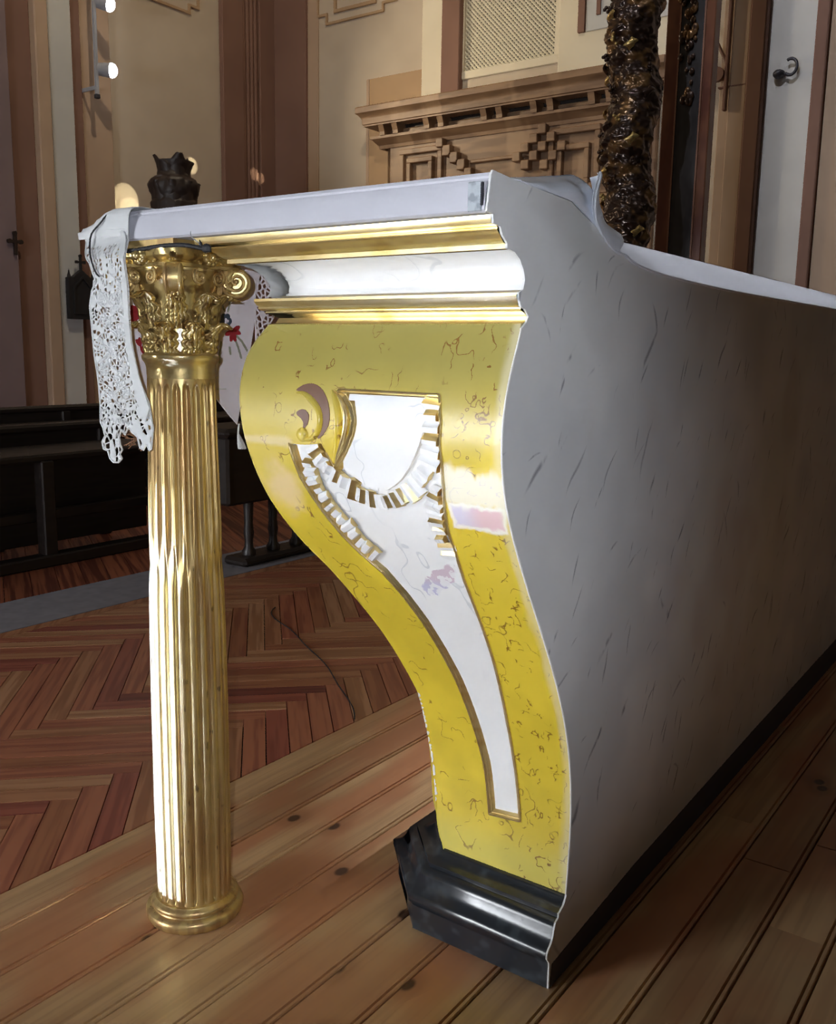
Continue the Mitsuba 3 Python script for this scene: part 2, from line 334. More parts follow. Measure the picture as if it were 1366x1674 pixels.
# ================================================================ THE SETTING: floor
XW, YW = 6.593, 6.87
struct('floor')
scene['floor'] = mikit.ply(box(-4.6, 6.8, -3.6, 7.0, -.08, -.02), 'mat_seam')
PW = .0895
def plank_mesh(x0, x1, y0):
    y1 = y0 + PW; g = .0017; z = float(rng.normal(0, .0003))
    # cross-section with a bead beside the tongue
    pr = [(y0 + g, -.02), (y0 + g, -.0015), (y0 + .0030, z), (y0 + .0072, z), (y0 + .0092, -.0065), (y0 + .0112, z), (y1 - .002, z), (y1 - g, -.0012), (y1 - g, -.02)]
    A = np.array([[[x, a, b] for a, b in pr] for x in (x0 + .0008, x1 - .0008)])
    n = len(pr); v = A.reshape(-1, 3); f = []
    for i in range(n):
        j = (i + 1) % n; f += [[i, n + j, j], [i, n + i, n + j]]
    for i in range(1, n - 1): f += [[0, i, i + 1], [n, n + i + 1, n + i]]
    return trimesh.Trimesh(v, np.array(f)[:, ::-1], process=False)
for k in range(26):
    y0 = .785 - PW * (k + 1)
    cuts = [-3.2, 3.6]
    j = {10: .50, 11: .62, 3: 1.9, 6: -1.1, 8: 1.4, 13: -.9}.get(k, None)
    cuts = [-3.2, j if j is not None else (1.6 if k % 2 else -1.3), 3.6]
    for a, b in zip(cuts[:-1], cuts[1:]):
        part('floor', 'plank', plank_mesh(a, b, y0), 'mat_plank', smooth=False)
# herringbone blocks at 45 degrees between the platform and the stone strip
def clip_box(cx, cy, ang, L, Wd, y0, y1, x0, x1):
    b = affinity.translate(affinity.rotate(sg.box(-L / 2, -Wd / 2, L / 2, Wd / 2), ang, origin=(0, 0)), cx, cy)
    return b.intersection(sg.box(x0, y0, x1, y1))
BL, BW = .50, .05
blocks = []
e1, e2 = np.array([.7071, .7071]), np.array([.7071, -.7071])
nper = 10; bw = BL / nper
for i in range(-60, 90):
    for j in range(-9, 10):
        # classic herringbone lattice: steps (bw, bw) along the diagonal, (BL, -BL) across
        for o in (0, 1):
            u = i * bw + j * BL; v = i * bw - j * BL
            cu, cv = (u + BL / 2, v + bw / 2) if o == 0 else (u + bw / 2, v + bw + BL / 2)
            c = e1 * cu + e2 * cv + [.9, 1.35]
            blocks.append((c[0], c[1], 45 if o == 0 else -45))
seen = 0; over = []
cand = []
for cx, cy, ang in blocks:
    if not (.6 < cy < 2.3 and -2.2 < cx < 4.0): continue
    po = clip_box(cx, cy, ang, BL - .0022, bw - .0022, .787, 1.985, -2.2, 4.0)
    if po.is_empty or po.area < 4e-5 or po.geom_type != 'Polygon': continue
    d = math.hypot(cx - CAM[0], cy - CAM[1]); a = math.atan2(cy - CAM[1], cx - CAM[0])
    vis = math.radians(4) < a < math.radians(66)
    cand.append((0 if vis else 1, d, po, ang))
cand.sort(key=lambda t: (t[0], t[1]))
BR = np.random.default_rng(11)
rest = []
for n_, (vis, d, po, ang) in enumerate(cand):
    v, f = prism2(po, -.02, float(BR.normal(0, .0003)) - .0002)
    m = trimesh.Trimesh(v, f, process=False)
    pick = BR.choice(6, p=[.3, .22, .16, .14, .06, .12])
    if n_ < 300: part('floor', 'parquet_block', m, f'mat_block_{pick * 2 + (0 if ang > 0 else 1)}', smooth=False)
    else: rest.append(m)
if rest: part('floor', 'parquet_rest', cat(rest), 'mat_block_0', smooth=False, kind='stuff')
part('floor', 'border_board', box(-3.2, 5.0, 1.987, 2.028, -.02, 0, .001), 'mat_block_2', smooth=False)
for k in range(9):
    part('floor', 'stone_strip', box(-3.2 + k * .9 + .001, -3.2 + (k + 1) * .9 - .001, 2.03, 2.33, -.02, .001, .0012), 'mat_strip', smooth=False)
# nave boards, laid on the skew
nv = []
for k in range(-80, 90):
    b = affinity.rotate(sg.box(-9, k * .09 + .001, 9, k * .09 + .089), 60, origin=(0, 0)).intersection(sg.box(-3.2, 2.333, 6.58, 6.85))
    if b.is_empty or b.geom_type != 'Polygon' or b.area < .002: continue
    cx = b.intersection(sg.box(-3, 2.333, 6, 2.8))
    nv.append((0 if not cx.is_empty and .5 < cx.centroid.x < 3.2 else 1, b))
for pr, b in nv:
    v, f = prism2(b, -.02, -.0005)
    part('floor', 'nave_board', trimesh.Trimesh(v, f, process=False), 'mat_nave', smooth=False)

# ---------------------------------------------------------------- walls
CH = 7.0
for k in ('wall_left', 'wall_back', 'wall_right', 'wall_front', 'ceiling'): struct(k)
single('wall_left', box(-4.6, XW + .3, YW, YW + .2, 0, CH), 'mat_wall', smooth=False)
single('wall_right', box(-4.6, XW + .3, -3.7, -3.5, 0, CH), 'mat_gloom', smooth=False)
# added unseen shutter leaves in the front wall, their gap shaping the low sun
single('wall_front', cat([box(-4.8, -4.6, -3.7, 3.65, 0, CH), box(-4.8, -4.6, 3.95, YW, 0, CH), box(-4.8, -4.6, 3.65, 3.95, 2.1, CH)]), 'mat_gloom', smooth=False)
struct('added_door_2')
part('added_door_2', 'leaf', box(-4.602, -4.598, 3.7513, 3.96, 0, 2.11), 'mat_dark_wood', smooth=False)
part('added_door_2', 'leaf', box(-4.602, -4.598, 3.64, 3.7331, 0, 2.11), 'mat_dark_wood', smooth=False)
part('added_door_2', 'lower_blocker', box(-4.63, -4.602, 3.65, 3.95, 0, .8855), 'mat_dark_wood', smooth=False)  # tall board added to cut off the bottom of the beam
single('ceiling', box(-4.6, XW + .3, -3.7, YW + .2, CH, CH + .1), 'mat_ceiling', smooth=False)
GY0, GY1, GZ0, GZ1 = 3.55, 4.50, 3.315, 5.2
wb = [box(XW, XW + .3, -3.7, GY0, 0, CH), box(XW, XW + .3, GY1, YW, 0, CH), box(XW, XW + .3, GY0, GY1, 0, GZ0), box(XW, XW + .3, GY0, GY1, GZ1, CH)]
single('wall_back', cat(wb), 'mat_wall', smooth=False)
tn = [0]
def trim(mesh, m, smooth=False):
    tn[0] += 1; k = f'trim_{tn[0]}'; labels[k] = {'kind': 'structure'}; scene[k] = mikit.ply(mesh, m, smooth=smooth); return k
# left wall pilaster with its pale panel
trim(box(3.00, 3.50, YW - .10, YW, .25, CH, .008), 'mat_mauve')
trim(box(3.50, 3.735, YW - .05, YW, .25, CH, .008), 'mat_brown')
trim(box(3.735, 3.858, YW - .12, YW, .25, CH, .01), 'mat_tan')
trim(box(3.872, 4.085, YW - .10, YW, .25, CH, .006), 'mat_pale')
trim(box(4.085, 4.19, YW - .075, YW, .25, CH, .008), 'mat_brown')
trim(box(4.196, 4.50, YW - .055, YW, .25, CH, .008), 'mat_tan')
trim(box(2.4, 4.62, YW - .17, YW, 0, .24, .015), 'mat_brown')
# plain field, then the corner pilaster with its fluting
trim(box(5.82, 6.10, YW - .06, YW, 0, CH, .008), 'mat_brown')
for i in range(4): trim(cat([tube([[6.13 + i * .055, YW - .02, 0], [6.13 + i * .055, YW - .02, CH]], .024, 10)]), 'mat_brown', 30)
trim(box(6.34, XW, YW - .05, YW, 0, CH, .006), 'mat_brown')
trim(box(XW - .05, XW, 6.38, 6.82, 0, CH, .006), 'mat_brown')
trim(box(XW - .02, XW, 6.24, 6.38, 0, CH, .004), 'mat_tan')
# stepped frames: a cornered moulding on each wall near the top of the picture
def step_frame(pts, w, fix, axis, dep, m):
    out = []
    for (a, b), (c, d) in zip(pts[:-1], pts[1:]):
        lo0, hi0, lo1, hi1 = min(a, c) - w / 2, max(a, c) + w / 2, min(b, d) - w / 2, max(b, d) + w / 2
        out.append(box(fix - dep, fix, lo0, hi0, lo1, hi1) if axis == 'x' else box(lo0, hi0, fix - dep, fix, lo1, hi1))
    return cat(out)
trim(step_frame([(6.25, 4.45), (6.25, 4.12), (6.13, 4.12), (6.13, 4.03), (5.42, 4.03), (5.42, 4.10), (5.26, 4.10), (5.26, 4.45)], .022, XW, 'x', .02, 'm'), 'mat_ochre')
trim(step_frame([(6.02, 4.40), (6.02, 4.13), (5.52, 4.13), (5.52, 4.40)], .03, XW, 'x', .02, 'm'), 'mat_ochre')
trim(step_frame([(4.80, 4.3), (4.80, 3.95), (5.45, 3.95), (5.45, 4.02), (5.56, 4.02), (5.56, 4.5)], .022, YW, 'y', .02, 'm'), 'mat_ochre')
# back wall: raised ochre border around the paler field, cream pilaster, brown jamb of the lattice
trim(box(XW - .03, XW, 4.915, 5.565, 3.0, 3.43, .004), 'mat_ochre')
trim(box(XW - .035, XW, 5.565, 5.60, 0, 3.43, .004), 'mat_tan')
trim(box(XW - .04, XW, 5.32, 5.56, 0, 3.0, .004), 'mat_ochre')
trim(box(XW - .05, XW, 4.70, 4.93, 3.0, CH, .006), 'mat_wall_cream')
trim(box(XW - .07, XW + .2, 4.50, 4.70, 3.0, CH, .008), 'mat_brown')
trim(box(XW - .03, XW, 2.50, 3.52, 2.9, CH, .006), 'mat_wall_cream')
trim(cat([box(XW - .06, XW - .03, 3.27, 3.33, 3.47, CH), box(XW - .06, XW - .03, 3.13, 3.165, 3.58, CH)]), 'mat_brown')
trim(box(XW - .045, XW - .03, 2.5, 3.26, 3.47, CH, .004), 'mat_pale')
# window_1: lattice screen of crossed slats
struct('window_1')
part('window_1', 'recess', box(XW + .22, XW + .26, GY0 - .05, GY1 + .05, GZ0 - .05, GZ1 + .05), 'mat_niche', smooth=False)
fr = cat([box(XW - .01, XW + .06, GY0 - .03, GY0 + .012, GZ0, GZ1), box(XW - .01, XW + .06, GY1 - .012, GY1, GZ0, GZ1), box(XW - .02, XW + .08, GY0 - .03, GY1, GZ0 - .04, GZ0 + .03, .005)])
part('window_1', 'frame', fr, 'mat_wall_cream', smooth=False)
lat = []; rect = sg.box(GY0, GZ0, GY1, GZ1)
for sgn in (1, -1):
    for k in range(-60, 90):
        l = sg.LineString([(GY0 + k * .041, GZ0), (GY0 + k * .041 + sgn * 2.4, GZ0 + 2.4)]).intersection(rect)
        if l.is_empty or l.length < .02: continue
        (a, b), (c, d) = l.coords[0], l.coords[-1]; x = XW + (.020 if sgn > 0 else .028)
        lat.append(tube([[x, a, b], [x, c, d]], .0095, 4, False))
part('window_1', 'lattice', cat(lat), 'mat_lattice', smooth=False, kind='stuff')
# right hand part of the back wall: pilasters
trim(box(XW - .12, XW, 1.99, 2.075, 0, CH, .006), 'mat_tan')
trim(box(XW - .16, XW, 1.862, 1.99, 0, CH, .006), 'mat_tan')
trim(box(XW - .20, XW, 1.735, 1.855, 0, CH, .01), 'mat_brown')
trim(box(XW - .12, XW, 1.385, 1.735, 0, CH, .004), 'mat_pale')
trim(box(XW - .20, XW, 1.30, 1.385, 0, CH, .008), 'mat_brown')
trim(box(XW - .16, XW, .8, 1.294, 0, CH, .006), 'mat_tan')
trim(cat([box(XW - .165, XW - .11, 1.862, 2.075, 2.838, 2.846)]), 'mat_brown')
# a high window in the side wall: its sun falls in small spots on the left wall
struct('window_3')
part('window_3', 'frame', cat([box(2.9, 3.0, -3.5, -3.44, 4.6, 6.4), box(4.0, 4.1, -3.5, -3.44, 4.6, 6.4), box(2.9, 4.1, -3.5, -3.44, 4.55, 4.65), box(2.9, 4.1, -3.5, -3.44, 6.35, 6.45)]), 'mat_tan', smooth=False)
part('window_3', 'pane', {'type': 'rectangle', 'to_world': T().translate([3.5, -3.47, 5.5]).rotate([1, 0, 0], -90).scale([.5, .85, 1]), 'bsdf': {'type': 'diffuse'},
                          'emitter': {'type': 'area', 'radiance': rgb([WINDOW * .6, WINDOW * .65, WINDOW * .7])}}, None)
for k, (bx, bz, ba, bi) in enumerate([(4.655, 2.145, .78, 560.), (4.70, 2.06, .62, 300.), (5.44, 2.57, .42, 520.), (6.26, 2.60, .34, 420.), (6.34, 2.57, .30, 420.)]):
    scene[f'sunbeam_{k + 1}'] = {'type': 'spot', 'intensity': rgb([bi, bi * .90, bi * .62]), 'cutoff_angle': ba, 'beam_width': ba * .86,
                                 'to_world': T().look_at(origin=[3.5, -3.40, 5.5], target=[bx, YW, bz], up=[0, 0, 1])}
# light sources added behind the camera: a glazed daylight door and a high window
struct('added_door_1')
DY, DZ0, DZ1, DWID = 2.74, .12, 1.62, .74
part('added_door_1', 'frame', cat([box(-4.6, -4.5, DY - DWID - .1, DY - DWID, 0, DZ1 + .1), box(-4.6, -4.5, DY + DWID, DY + DWID + .1, 0, DZ1 + .1), box(-4.6, -4.5, DY - DWID, DY + DWID, 0, DZ0), box(-4.6, -4.5, DY - DWID, DY + DWID, DZ1, DZ1 + .1)]), 'mat_dark_wood', smooth=False)
part('added_door_1', 'pane', {'type': 'rectangle', 'to_world': T().translate([-4.55, DY, (DZ0 + DZ1) / 2]).rotate([0, 1, 0], 90).scale([(DZ1 - DZ0) / 2, DWID, 1]), 'bsdf': {'type': 'diffuse'},
                        'emitter': {'type': 'area', 'radiance': rgb([DOOR * .96, DOOR, DOOR * 1.05])}}, None)
for i, (yc, zc) in enumerate([(1.2, 5.0)]):
    k = struct(f'window_{i + 2}')
    part(k, 'frame', cat([box(-4.6, -4.5, yc - .75, yc - .65, zc - 1.1, zc + 1.1), box(-4.6, -4.5, yc + .65, yc + .75, zc - 1.1, zc + 1.1), box(-4.6, -4.5, yc - .75, yc + .75, zc - 1.1, zc - 1.0), box(-4.6, -4.5, yc - .75, yc + .75, zc + 1.0, zc + 1.1)]), 'mat_tan', smooth=False)
    part(k, 'pane', {'type': 'rectangle', 'to_world': T().translate([-4.55, yc, zc]).rotate([0, 1, 0], 90).scale([1.0, .65, 1]), 'bsdf': {'type': 'diffuse'},
                     'emitter': {'type': 'area', 'radiance': rgb([WINDOW * 1.1, WINDOW * 1.0, WINDOW * .9])}}, None)

# ================================================================ ALTAR
ALT = thing('altar', 'yellow and white marbled altar with an S-curved end, gilt mouldings and black plinth', 'altar')
LX = 2.6
# grey back board cut to the profile of the end
prof = [(-.2024,1.0195),(-.2056,1.0149),(-.2116,.9794),(-.2,.9779),(-.1983,.9693),(-.1851,.9678),(-.181,.9605),(-.1701,.9526),(-.1704,.9477),(-.1552,.9454),(-.1432,.939),(-.1345,.9285),(-.1308,.919),(-.1345,.9082),(-.1435,.9051),(-.1416,.8976),(-.1372,.8902),(-.1291,.8887),(-.1205,.8813),(-.1241,.8747),(-.133,.8686)]
zs = np.linspace(.866, .117, 90)
prof += [(float(p_of(z)), float(z)) for z in zs]
plin = [(.0436,.1167),(.0405,.1109),(.0345,.1040),(.0287,.1015),(.0222,.0990),(.0222,.0930),(.0136,.0905),(.0105,.082),(.0082,.0735),(.0040,.066),(-.0030,.060),(-.0076,.0552),(-.0070,.047),(-.0010,.0395),(0,.036),(0,0)]
prof2 = prof + [(a + .0, b) for a, b in plin[1:]]
topl = [(LX,0),(LX,.95),(1.34,.95),(.584,.947),(.302,.95),(.20,.954),(.148,.959),(.089,.976),(.05,.988),(.017,.997),(-.032,1.012),(-.157,1.0165)]
v, f = prism2(sg.Polygon(prof2 + topl).buffer(0), -.0006, 0.0020)
bp = trimesh.Trimesh(np.column_stack([v[:, 0], -v[:, 2], v[:, 1]]), f, process=False)
part(ALT, 'back_board', bp, 'mat_grey', smooth=False, label='flat grey marbled back board')
# pale arris of the board along the curved end
ar = np.array([[a - .0002, -.0006, b] for a, b in prof if b < .872])
part(ALT, 'board_edge', tube(ar, .0014, 6), 'mat_chip', smooth=True)
# dark band along the foot of the board, taller towards the far end
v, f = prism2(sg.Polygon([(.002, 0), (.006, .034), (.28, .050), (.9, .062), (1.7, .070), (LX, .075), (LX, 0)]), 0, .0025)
part(ALT, 'foot_band', trimesh.Trimesh(np.column_stack([v[:, 0], .0 - v[:, 2], v[:, 1]]), f, process=False), 'mat_dark_band', smooth=False, label='dark band along the foot of the back board')
# body behind the end panel: a loft of chamfered plans
def plan(p, q, c, x1=LX): return np.array([(p, .0205), (p, q), (p + c, q + c), (x1, q + c), (x1, .0205)])
zz = np.r_[np.linspace(.113, .872, 70)]
P = np.array([[(a, b, z) for a, b in plan(float(p_of(z)) + .0075, float(q_of(z)) - .0035, .055)] for z in zz])
body = grid_mesh(P, closed_u=True)
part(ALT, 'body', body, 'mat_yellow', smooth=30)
# end panel with the sunk field
q_out = [(float(q_of(z)), float(z)) for z in np.linspace(.1137, .8735, 80)]
end_poly = sg.Polygon([(.0008, .1137)] + q_out + [(.0008, .8735)])
inset = [[.2404,.7944],[.0854,.7941],[.0794,.7648],[.0801,.7443],[.078,.7168],[.0797,.688],[.0845,.6577],[.0874,.634],[.0866,.6059],[.0880,.5672],[.087,.5323],[.0866,.4954],[.0869,.4522],[.0890,.3975],[.0893,.3478],[.0863,.3],[.0818,.2535],[.0789,.2264],[.076,.1978],[.1257,.193],[.1297,.2293],[.1341,.2664],[.1429,.3079],[.1515,.3505],[.1604,.3988],[.1725,.4463],[.1845,.4883],[.1992,.5239],[.2187,.5579],[.2429,.5814],[.2621,.6054],[.2764,.6297],[.2901,.6578],[.2999,.6815],[.3057,.7051],[.3094,.7245],[.2845,.7248],[.2560,.7287],[.2390,.6995],[.2200,.7225],[.2085,.7445],[.2057,.7600],[.2110,.7750],[.2220,.7870]]
ip = sg.Polygon(inset).buffer(.002).buffer(-.004).buffer(.002)
ring = densify(np.asarray(ip.exterior.coords)[:-1], .005)
ip = sg.Polygon(ring)
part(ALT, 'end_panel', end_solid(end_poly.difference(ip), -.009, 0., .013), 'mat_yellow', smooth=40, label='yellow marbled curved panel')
EP = ALT + '__end_panel'
part(EP, 'inset_field', end_solid(ip.buffer(-.0005), -.0088, -.0062, .013), 'mat_white', smooth=40, label='white marbled sunk field tapering to the foot')
part(EP, 'gilt_fillet', end_strip(ring, [(-.0022, -.001), (-.0020, .0014), (-.0004, .0020), (.0010, .0008), (.0018, -.0012), (.0034, -.0010), (.0044, -.0026), (.0066, -.0064)], lambda r: (r[:, 1] > .7215) & (r[:, 1] < .7310) & (r[:, 0] > .2520) & (r[:, 0] < .3080)), 'mat_gold_bright', smooth=35, label='gilt moulding round the sunk field')
# arris of the left edge, chipped
le = np.array([[float(p_of(z)) + .0006, float(q_of(z)) - .0004, z] for z in np.linspace(.1137, .872, 90)])
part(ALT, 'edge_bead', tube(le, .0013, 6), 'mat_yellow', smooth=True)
for k in range(24):
    z = .185 + .17 * (k + rng.random() * .8) / 24; h = .002 + .005 * rng.random(); w = .0012 + .0028 * rng.random()
    pl = sg.Polygon([(float(q_of(z)) + .0006, z - h), (float(q_of(z)) - w, z - h * .3), (float(q_of(z)) - w * .8, z + h * .5), (float(q_of(z)) + .0006, z + h)])
    part(EP, 'paint_chip', end_solid(pl, -.001, .0009, .004), 'mat_chip', smooth=False)
# volute: two flat brown crescents painting the shaded recesses, framed by raised yellow scrolls
c1 = smooth_closed([[.3029,.7913],[.2894,.7993],[.2747,.8013],[.2606,.7966],[.2482,.7846],[.2409,.7665],[.242,.7517],[.25,.7401],[.2625,.7317],[.2578,.7433],[.255,.7584],[.259,.7708],[.2673,.78],[.2784,.7863],[.2894,.7903]])
c2 = smooth_closed([[.2978,.7628],[.2911,.7685],[.2809,.769],[.2742,.7611],[.2768,.7497],[.2882,.7406],[.2829,.7493],[.2861,.7567]])
for c in (c1, c2):
    part(EP, 'scroll_crescent', end_solid(sg.Polygon(c).buffer(0), -.0005, .0008, .006), 'mat_bole', smooth=40, label='brown crescent of the scroll')
def end_ridge(path, w, h, n=60, taper=True):
    s = spline(path, n); t = np.gradient(s, axis=0); t /= np.linalg.norm(t, axis=1, keepdims=True); nn = np.column_stack([-t[:, 1], t[:, 0]])
    k = np.sin(np.linspace(0.02, np.pi - .02, n)) ** .5 if taper else np.ones(n)
    return grid_mesh(np.array([on_end(s + nn * (w * a * k)[:, None], 0) - np.column_stack([h * b * k, 0 * k, 0 * k]) for a, b in ((-1, -.3), (-.8, .5), (-.3, 1), (.3, 1), (.8, .5), (1, -.3))]))
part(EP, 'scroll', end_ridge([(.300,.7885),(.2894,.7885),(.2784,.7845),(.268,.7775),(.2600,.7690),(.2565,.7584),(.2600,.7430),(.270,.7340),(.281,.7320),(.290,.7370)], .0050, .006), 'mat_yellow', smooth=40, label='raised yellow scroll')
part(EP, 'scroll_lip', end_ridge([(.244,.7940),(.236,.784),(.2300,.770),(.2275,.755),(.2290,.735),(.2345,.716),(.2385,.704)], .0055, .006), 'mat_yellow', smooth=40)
part(EP, 'scroll_lip_edge', end_ridge([(.2400,.7935),(.2265,.785),(.2175,.773),(.2140,.758),(.2165,.743),(.2230,.728),(.2320,.712),(.2380,.702)], .0032, .0062), 'mat_gold_bright', smooth=40, label='gilt edge of the scroll')
eye = trimesh.creation.icosphere(subdivisions=3, radius=1.0); eye.apply_scale([.006, .0085, .009]); eye.apply_translation([float(p_of(.7335)) - .001, .2855, .7375])
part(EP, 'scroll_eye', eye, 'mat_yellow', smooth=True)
# tongue: white raised field held by the ribbons
tongue = sg.Polygon(smooth_closed([[.2095,.7905],[.1044,.7900],[.0985,.7760],[.1040,.7500],[.1123,.7300],[.1249,.7091],[.1446,.6888],[.1717,.6740],[.194,.6790],[.2141,.6920],[.2290,.7030],[.2129,.7240],[.2020,.7432],[.1995,.7600],[.2050,.7800]], it=1)).buffer(0)
part(EP, 'tongue', end_solid(tongue, -.0064, -.0012, .010), 'mat_white', smooth=40, label='white raised tongue')
part(EP, 'tongue_fold', end_solid(sg.box(.104, .7838, .213, .7895).buffer(.001), -.002, .0006, .010), 'mat_white', smooth=40)
def ribbon(path, w, npl, h0, h1, seed):
    """pleated ribbon: one block per pleat, white faces; between them gilt valleys"""
    r = np.random.default_rng(seed); s = spline(path, npl * 2 + 1)
    t = np.gradient(s, axis=0); t /= np.linalg.norm(t, axis=1, keepdims=True); nn = np.column_stack([-t[:, 1], t[:, 0]])
    wh, go = [], []
    for k in range(npl):
        i = 2 * k; a, b, c = s[i], s[i + 1], s[i + 2]; na, nb, nc = nn[i], nn[i + 1], nn[i + 2]
        wk = w * (1 + .18 * r.normal()); sk = .0018 * r.normal()
        m = b if r.random() < .6 else a * .4 + c * .6
        def quad(p0, n0, p1, n1, w0): return sg.Polygon([p0 + n0 * w0, p0 - n0 * (w0 + sk), p1 - n1 * (w0 + sk), p1 + n1 * w0]).buffer(0)
        hi = h1 + .0012 * r.normal()
        lo_, hi_ = on_end([a + na * wk, a - na * (wk + sk)], h0), on_end([m + nb * wk, m - nb * (wk + sk)], hi)
        en = on_end([c + nc * wk * .97, c - nc * (wk + sk) * .97], hi * .8 + h0 * .2); dn = on_end([c + nc * wk * .97, c - nc * (wk + sk) * .97], h0 - .003)
        st = on_end([a + na * wk, a - na * (wk + sk)], h0 - .003)
        slope = np.array([st, lo_, hi_]); face = np.array([hi_, en, dn])
        (go if r.random() < .55 else wh).append(grid_mesh(slope)); wh.append(grid_mesh(face))
        for sd in (0, 1):
            q = np.array([[st[sd], lo_[sd], hi_[sd], en[sd]], [dn[sd], dn[sd], dn[sd], dn[sd]]]); go.append(grid_mesh(q))
    return cat(wh), cat(go)
def add_ribbon(path, w, n, seed):
    a, b = ribbon(path, w, n, -.002, .0045, seed)
    part(EP, 'ribbon', a, 'mat_white', smooth=False, label='white carved pleats of the ribbon')
    part(EP, 'ribbon_gilding', b, 'mat_gold_bright', smooth=False, label='gilt valleys of the pleated ribbon')
add_ribbon([(.0905,.7915),(.0915,.764),(.0925,.7364),(.1030,.705),(.1290,.6800),(.1591,.6650),(.188,.6625),(.2148,.6730),(.2360,.6870),(.2540,.7015),(.2690,.7235)], .0108, 22, 3)
add_ribbon([(.2800,.7073),(.2790,.6839),(.2714,.6601),(.2602,.6405),(.2489,.6247),(.2402,.6085),(.2284,.5927),(.2180,.5800)], .0100, 13, 5)
add_ribbon([(.0885,.6900),(.0960,.6700),(.1000,.6520),(.1005,.6340),(.0985,.6154),(.0965,.5975)], .0095, 9, 8)
# mouldings: profiles run from the board round the mitred corner
def run_moulding(pr, ymit, x_back=.9):
    """profile [(x, z)] run along y from the board, mitred at 45 degrees to the nave side"""
    rows = []
    x0 = min(a for a, _ in pr)
    rows.append([(a, .0008, b) for a, b in pr])
    for y in (.1, .2, .3): rows.append([(a, min(y, ymit(a) - .001), b) for a, b in pr])
    rows.append([(a, ymit(a), b) for a, b in pr])
    rows.append([(x_back, ymit(a), b) for a, b in pr])
    return grid_mesh(np.array(rows))
def dens(pr, n=6):
    out = []
    for a, b in zip(pr[:-1], pr[1:]):
        for k in range(n): out.append((a[0] + (b[0] - a[0]) * k / n, a[1] + (b[1] - a[1]) * k / n))
    return out + [pr[-1]]
mit = lambda a: .2484 - .95 * a
up = [(-.13,.9785),(-.2,.9779),(-.1998,.9735),(-.1983,.9693),(-.190,.9688),(-.1862,.9672),(-.1868,.9650),(-.1850,.9628),(-.181,.9605),(-.1785,.9575),(-.1740,.9540),(-.1701,.9526),(-.1704,.9477),(-.13,.9475)]
part(ALT, 'gilt_cornice', run_moulding(up, mit), 'mat_gold_bright', smooth=28, label='gilt moulding under the table top')
th = np.linspace(math.pi * .5, -math.pi * .5, 18)
tor = [(-.12, .9470)] + [(-.1500 + .0200 * 0 - (0) + .0190 * 0, .9470)] * 0 + [(-.1640,.9470),(-.1552,.9454),(-.1485,.9425),(-.1432,.939),(-.1380,.9340),(-.1345,.9285),(-.1320,.9230),(-.1310,.9175),(-.1318,.9120),(-.1345,.9082),(-.12,.9060)]
part(ALT, 'white_torus', run_moulding(tor, lambda a: .2484 - .95 * a), 'mat_white', smooth=40, label='white rounded moulding')
low = [(-.10,.9062),(-.1435,.9051),(-.1438,.9015),(-.1416,.8976),(-.1395,.8950),(-.1400,.8925),(-.1372,.8902),(-.1330,.8895),(-.1335,.8872),(-.1291,.8860),(-.1255,.8845),(-.1205,.8813),(-.1225,.8770),(-.1241,.8747),(-.1330,.8725),(-.08,.8722)]
part(ALT, 'gilt_moulding', run_moulding(low, lambda a: .2484 - .95 * a + .005), 'mat_gold_bright', smooth=28, label='gilt moulding above the yellow panel')
core = cat([box(-.108, .9, .09, .35, .8765, .9785)]); part(ALT, 'core', core, 'mat_white', smooth=False)
# table top
slab = [(-.150,1.0175),(-.1985,1.0185),(-.2030,1.0175),(-.2050,1.0140),(-.2046,1.0118),(-.2062,1.0095),(-.2092,1.0000),(-.2112,.9880),(-.2118,.9810),(-.2085,.9786),(-.150,.9786)]
rows = [[(a, y, b) for a, b in slab] for y in (.0008, .15, .3, .45, .60)]
for a_, k in ((15, 0), (45, 0), (75, 0), (90, 0)):
    c, s_ = math.cos(math.radians(a_)), math.sin(math.radians(a_))
    rows.append([(-.150 + (a + .150) * c, .60 - (a + .150) * s_, b) for a, b in slab])
rows.append([(LX, .60 - (a + .150), b) for a, b in slab])
part(ALT, 'table_top', grid_mesh(np.array(rows)), 'mat_table_white', smooth=35, label='white moulded edge of the table top')
part(ALT, 'table_slab', box(-.151, LX, .088, .605, .979, 1.000), 'mat_white', smooth=False)
part(ALT, 'putty_patch', cat([box(-.2125, -.2085, .004, .021, .9800, 1.0085, .001)]), 'mat_putty', smooth=False, label='grey filler at the corner of the table top')
part(ALT, 'corner_crack', cat([box(-.2135, -.2105, .0030, .0050, .985, 1.0070)]), 'mat_crack', smooth=False, label='dark crack at the corner')
# plinth: chamfered plan, moulded profile
def plinth_row(a, b):
    d = .0436 - a
    k = math.tan(math.radians(22.5))
    y0 = .1985 + d * .55; c = .055 + max(d, 0) / .0436 * .05
    return [(a, .0008, b), (a, y0 * .5, b), (a, y0, b), (a + c, y0 + c, b), (LX, y0 + c, b)]
pz = [(.065, .1172)] + plin
part(ALT, 'plinth', grid_mesh(np.array([plinth_row(a, b) for a, b in pz]), flip=True), 'mat_black_paint', smooth=50, label='black moulded plinth with a cut corner')

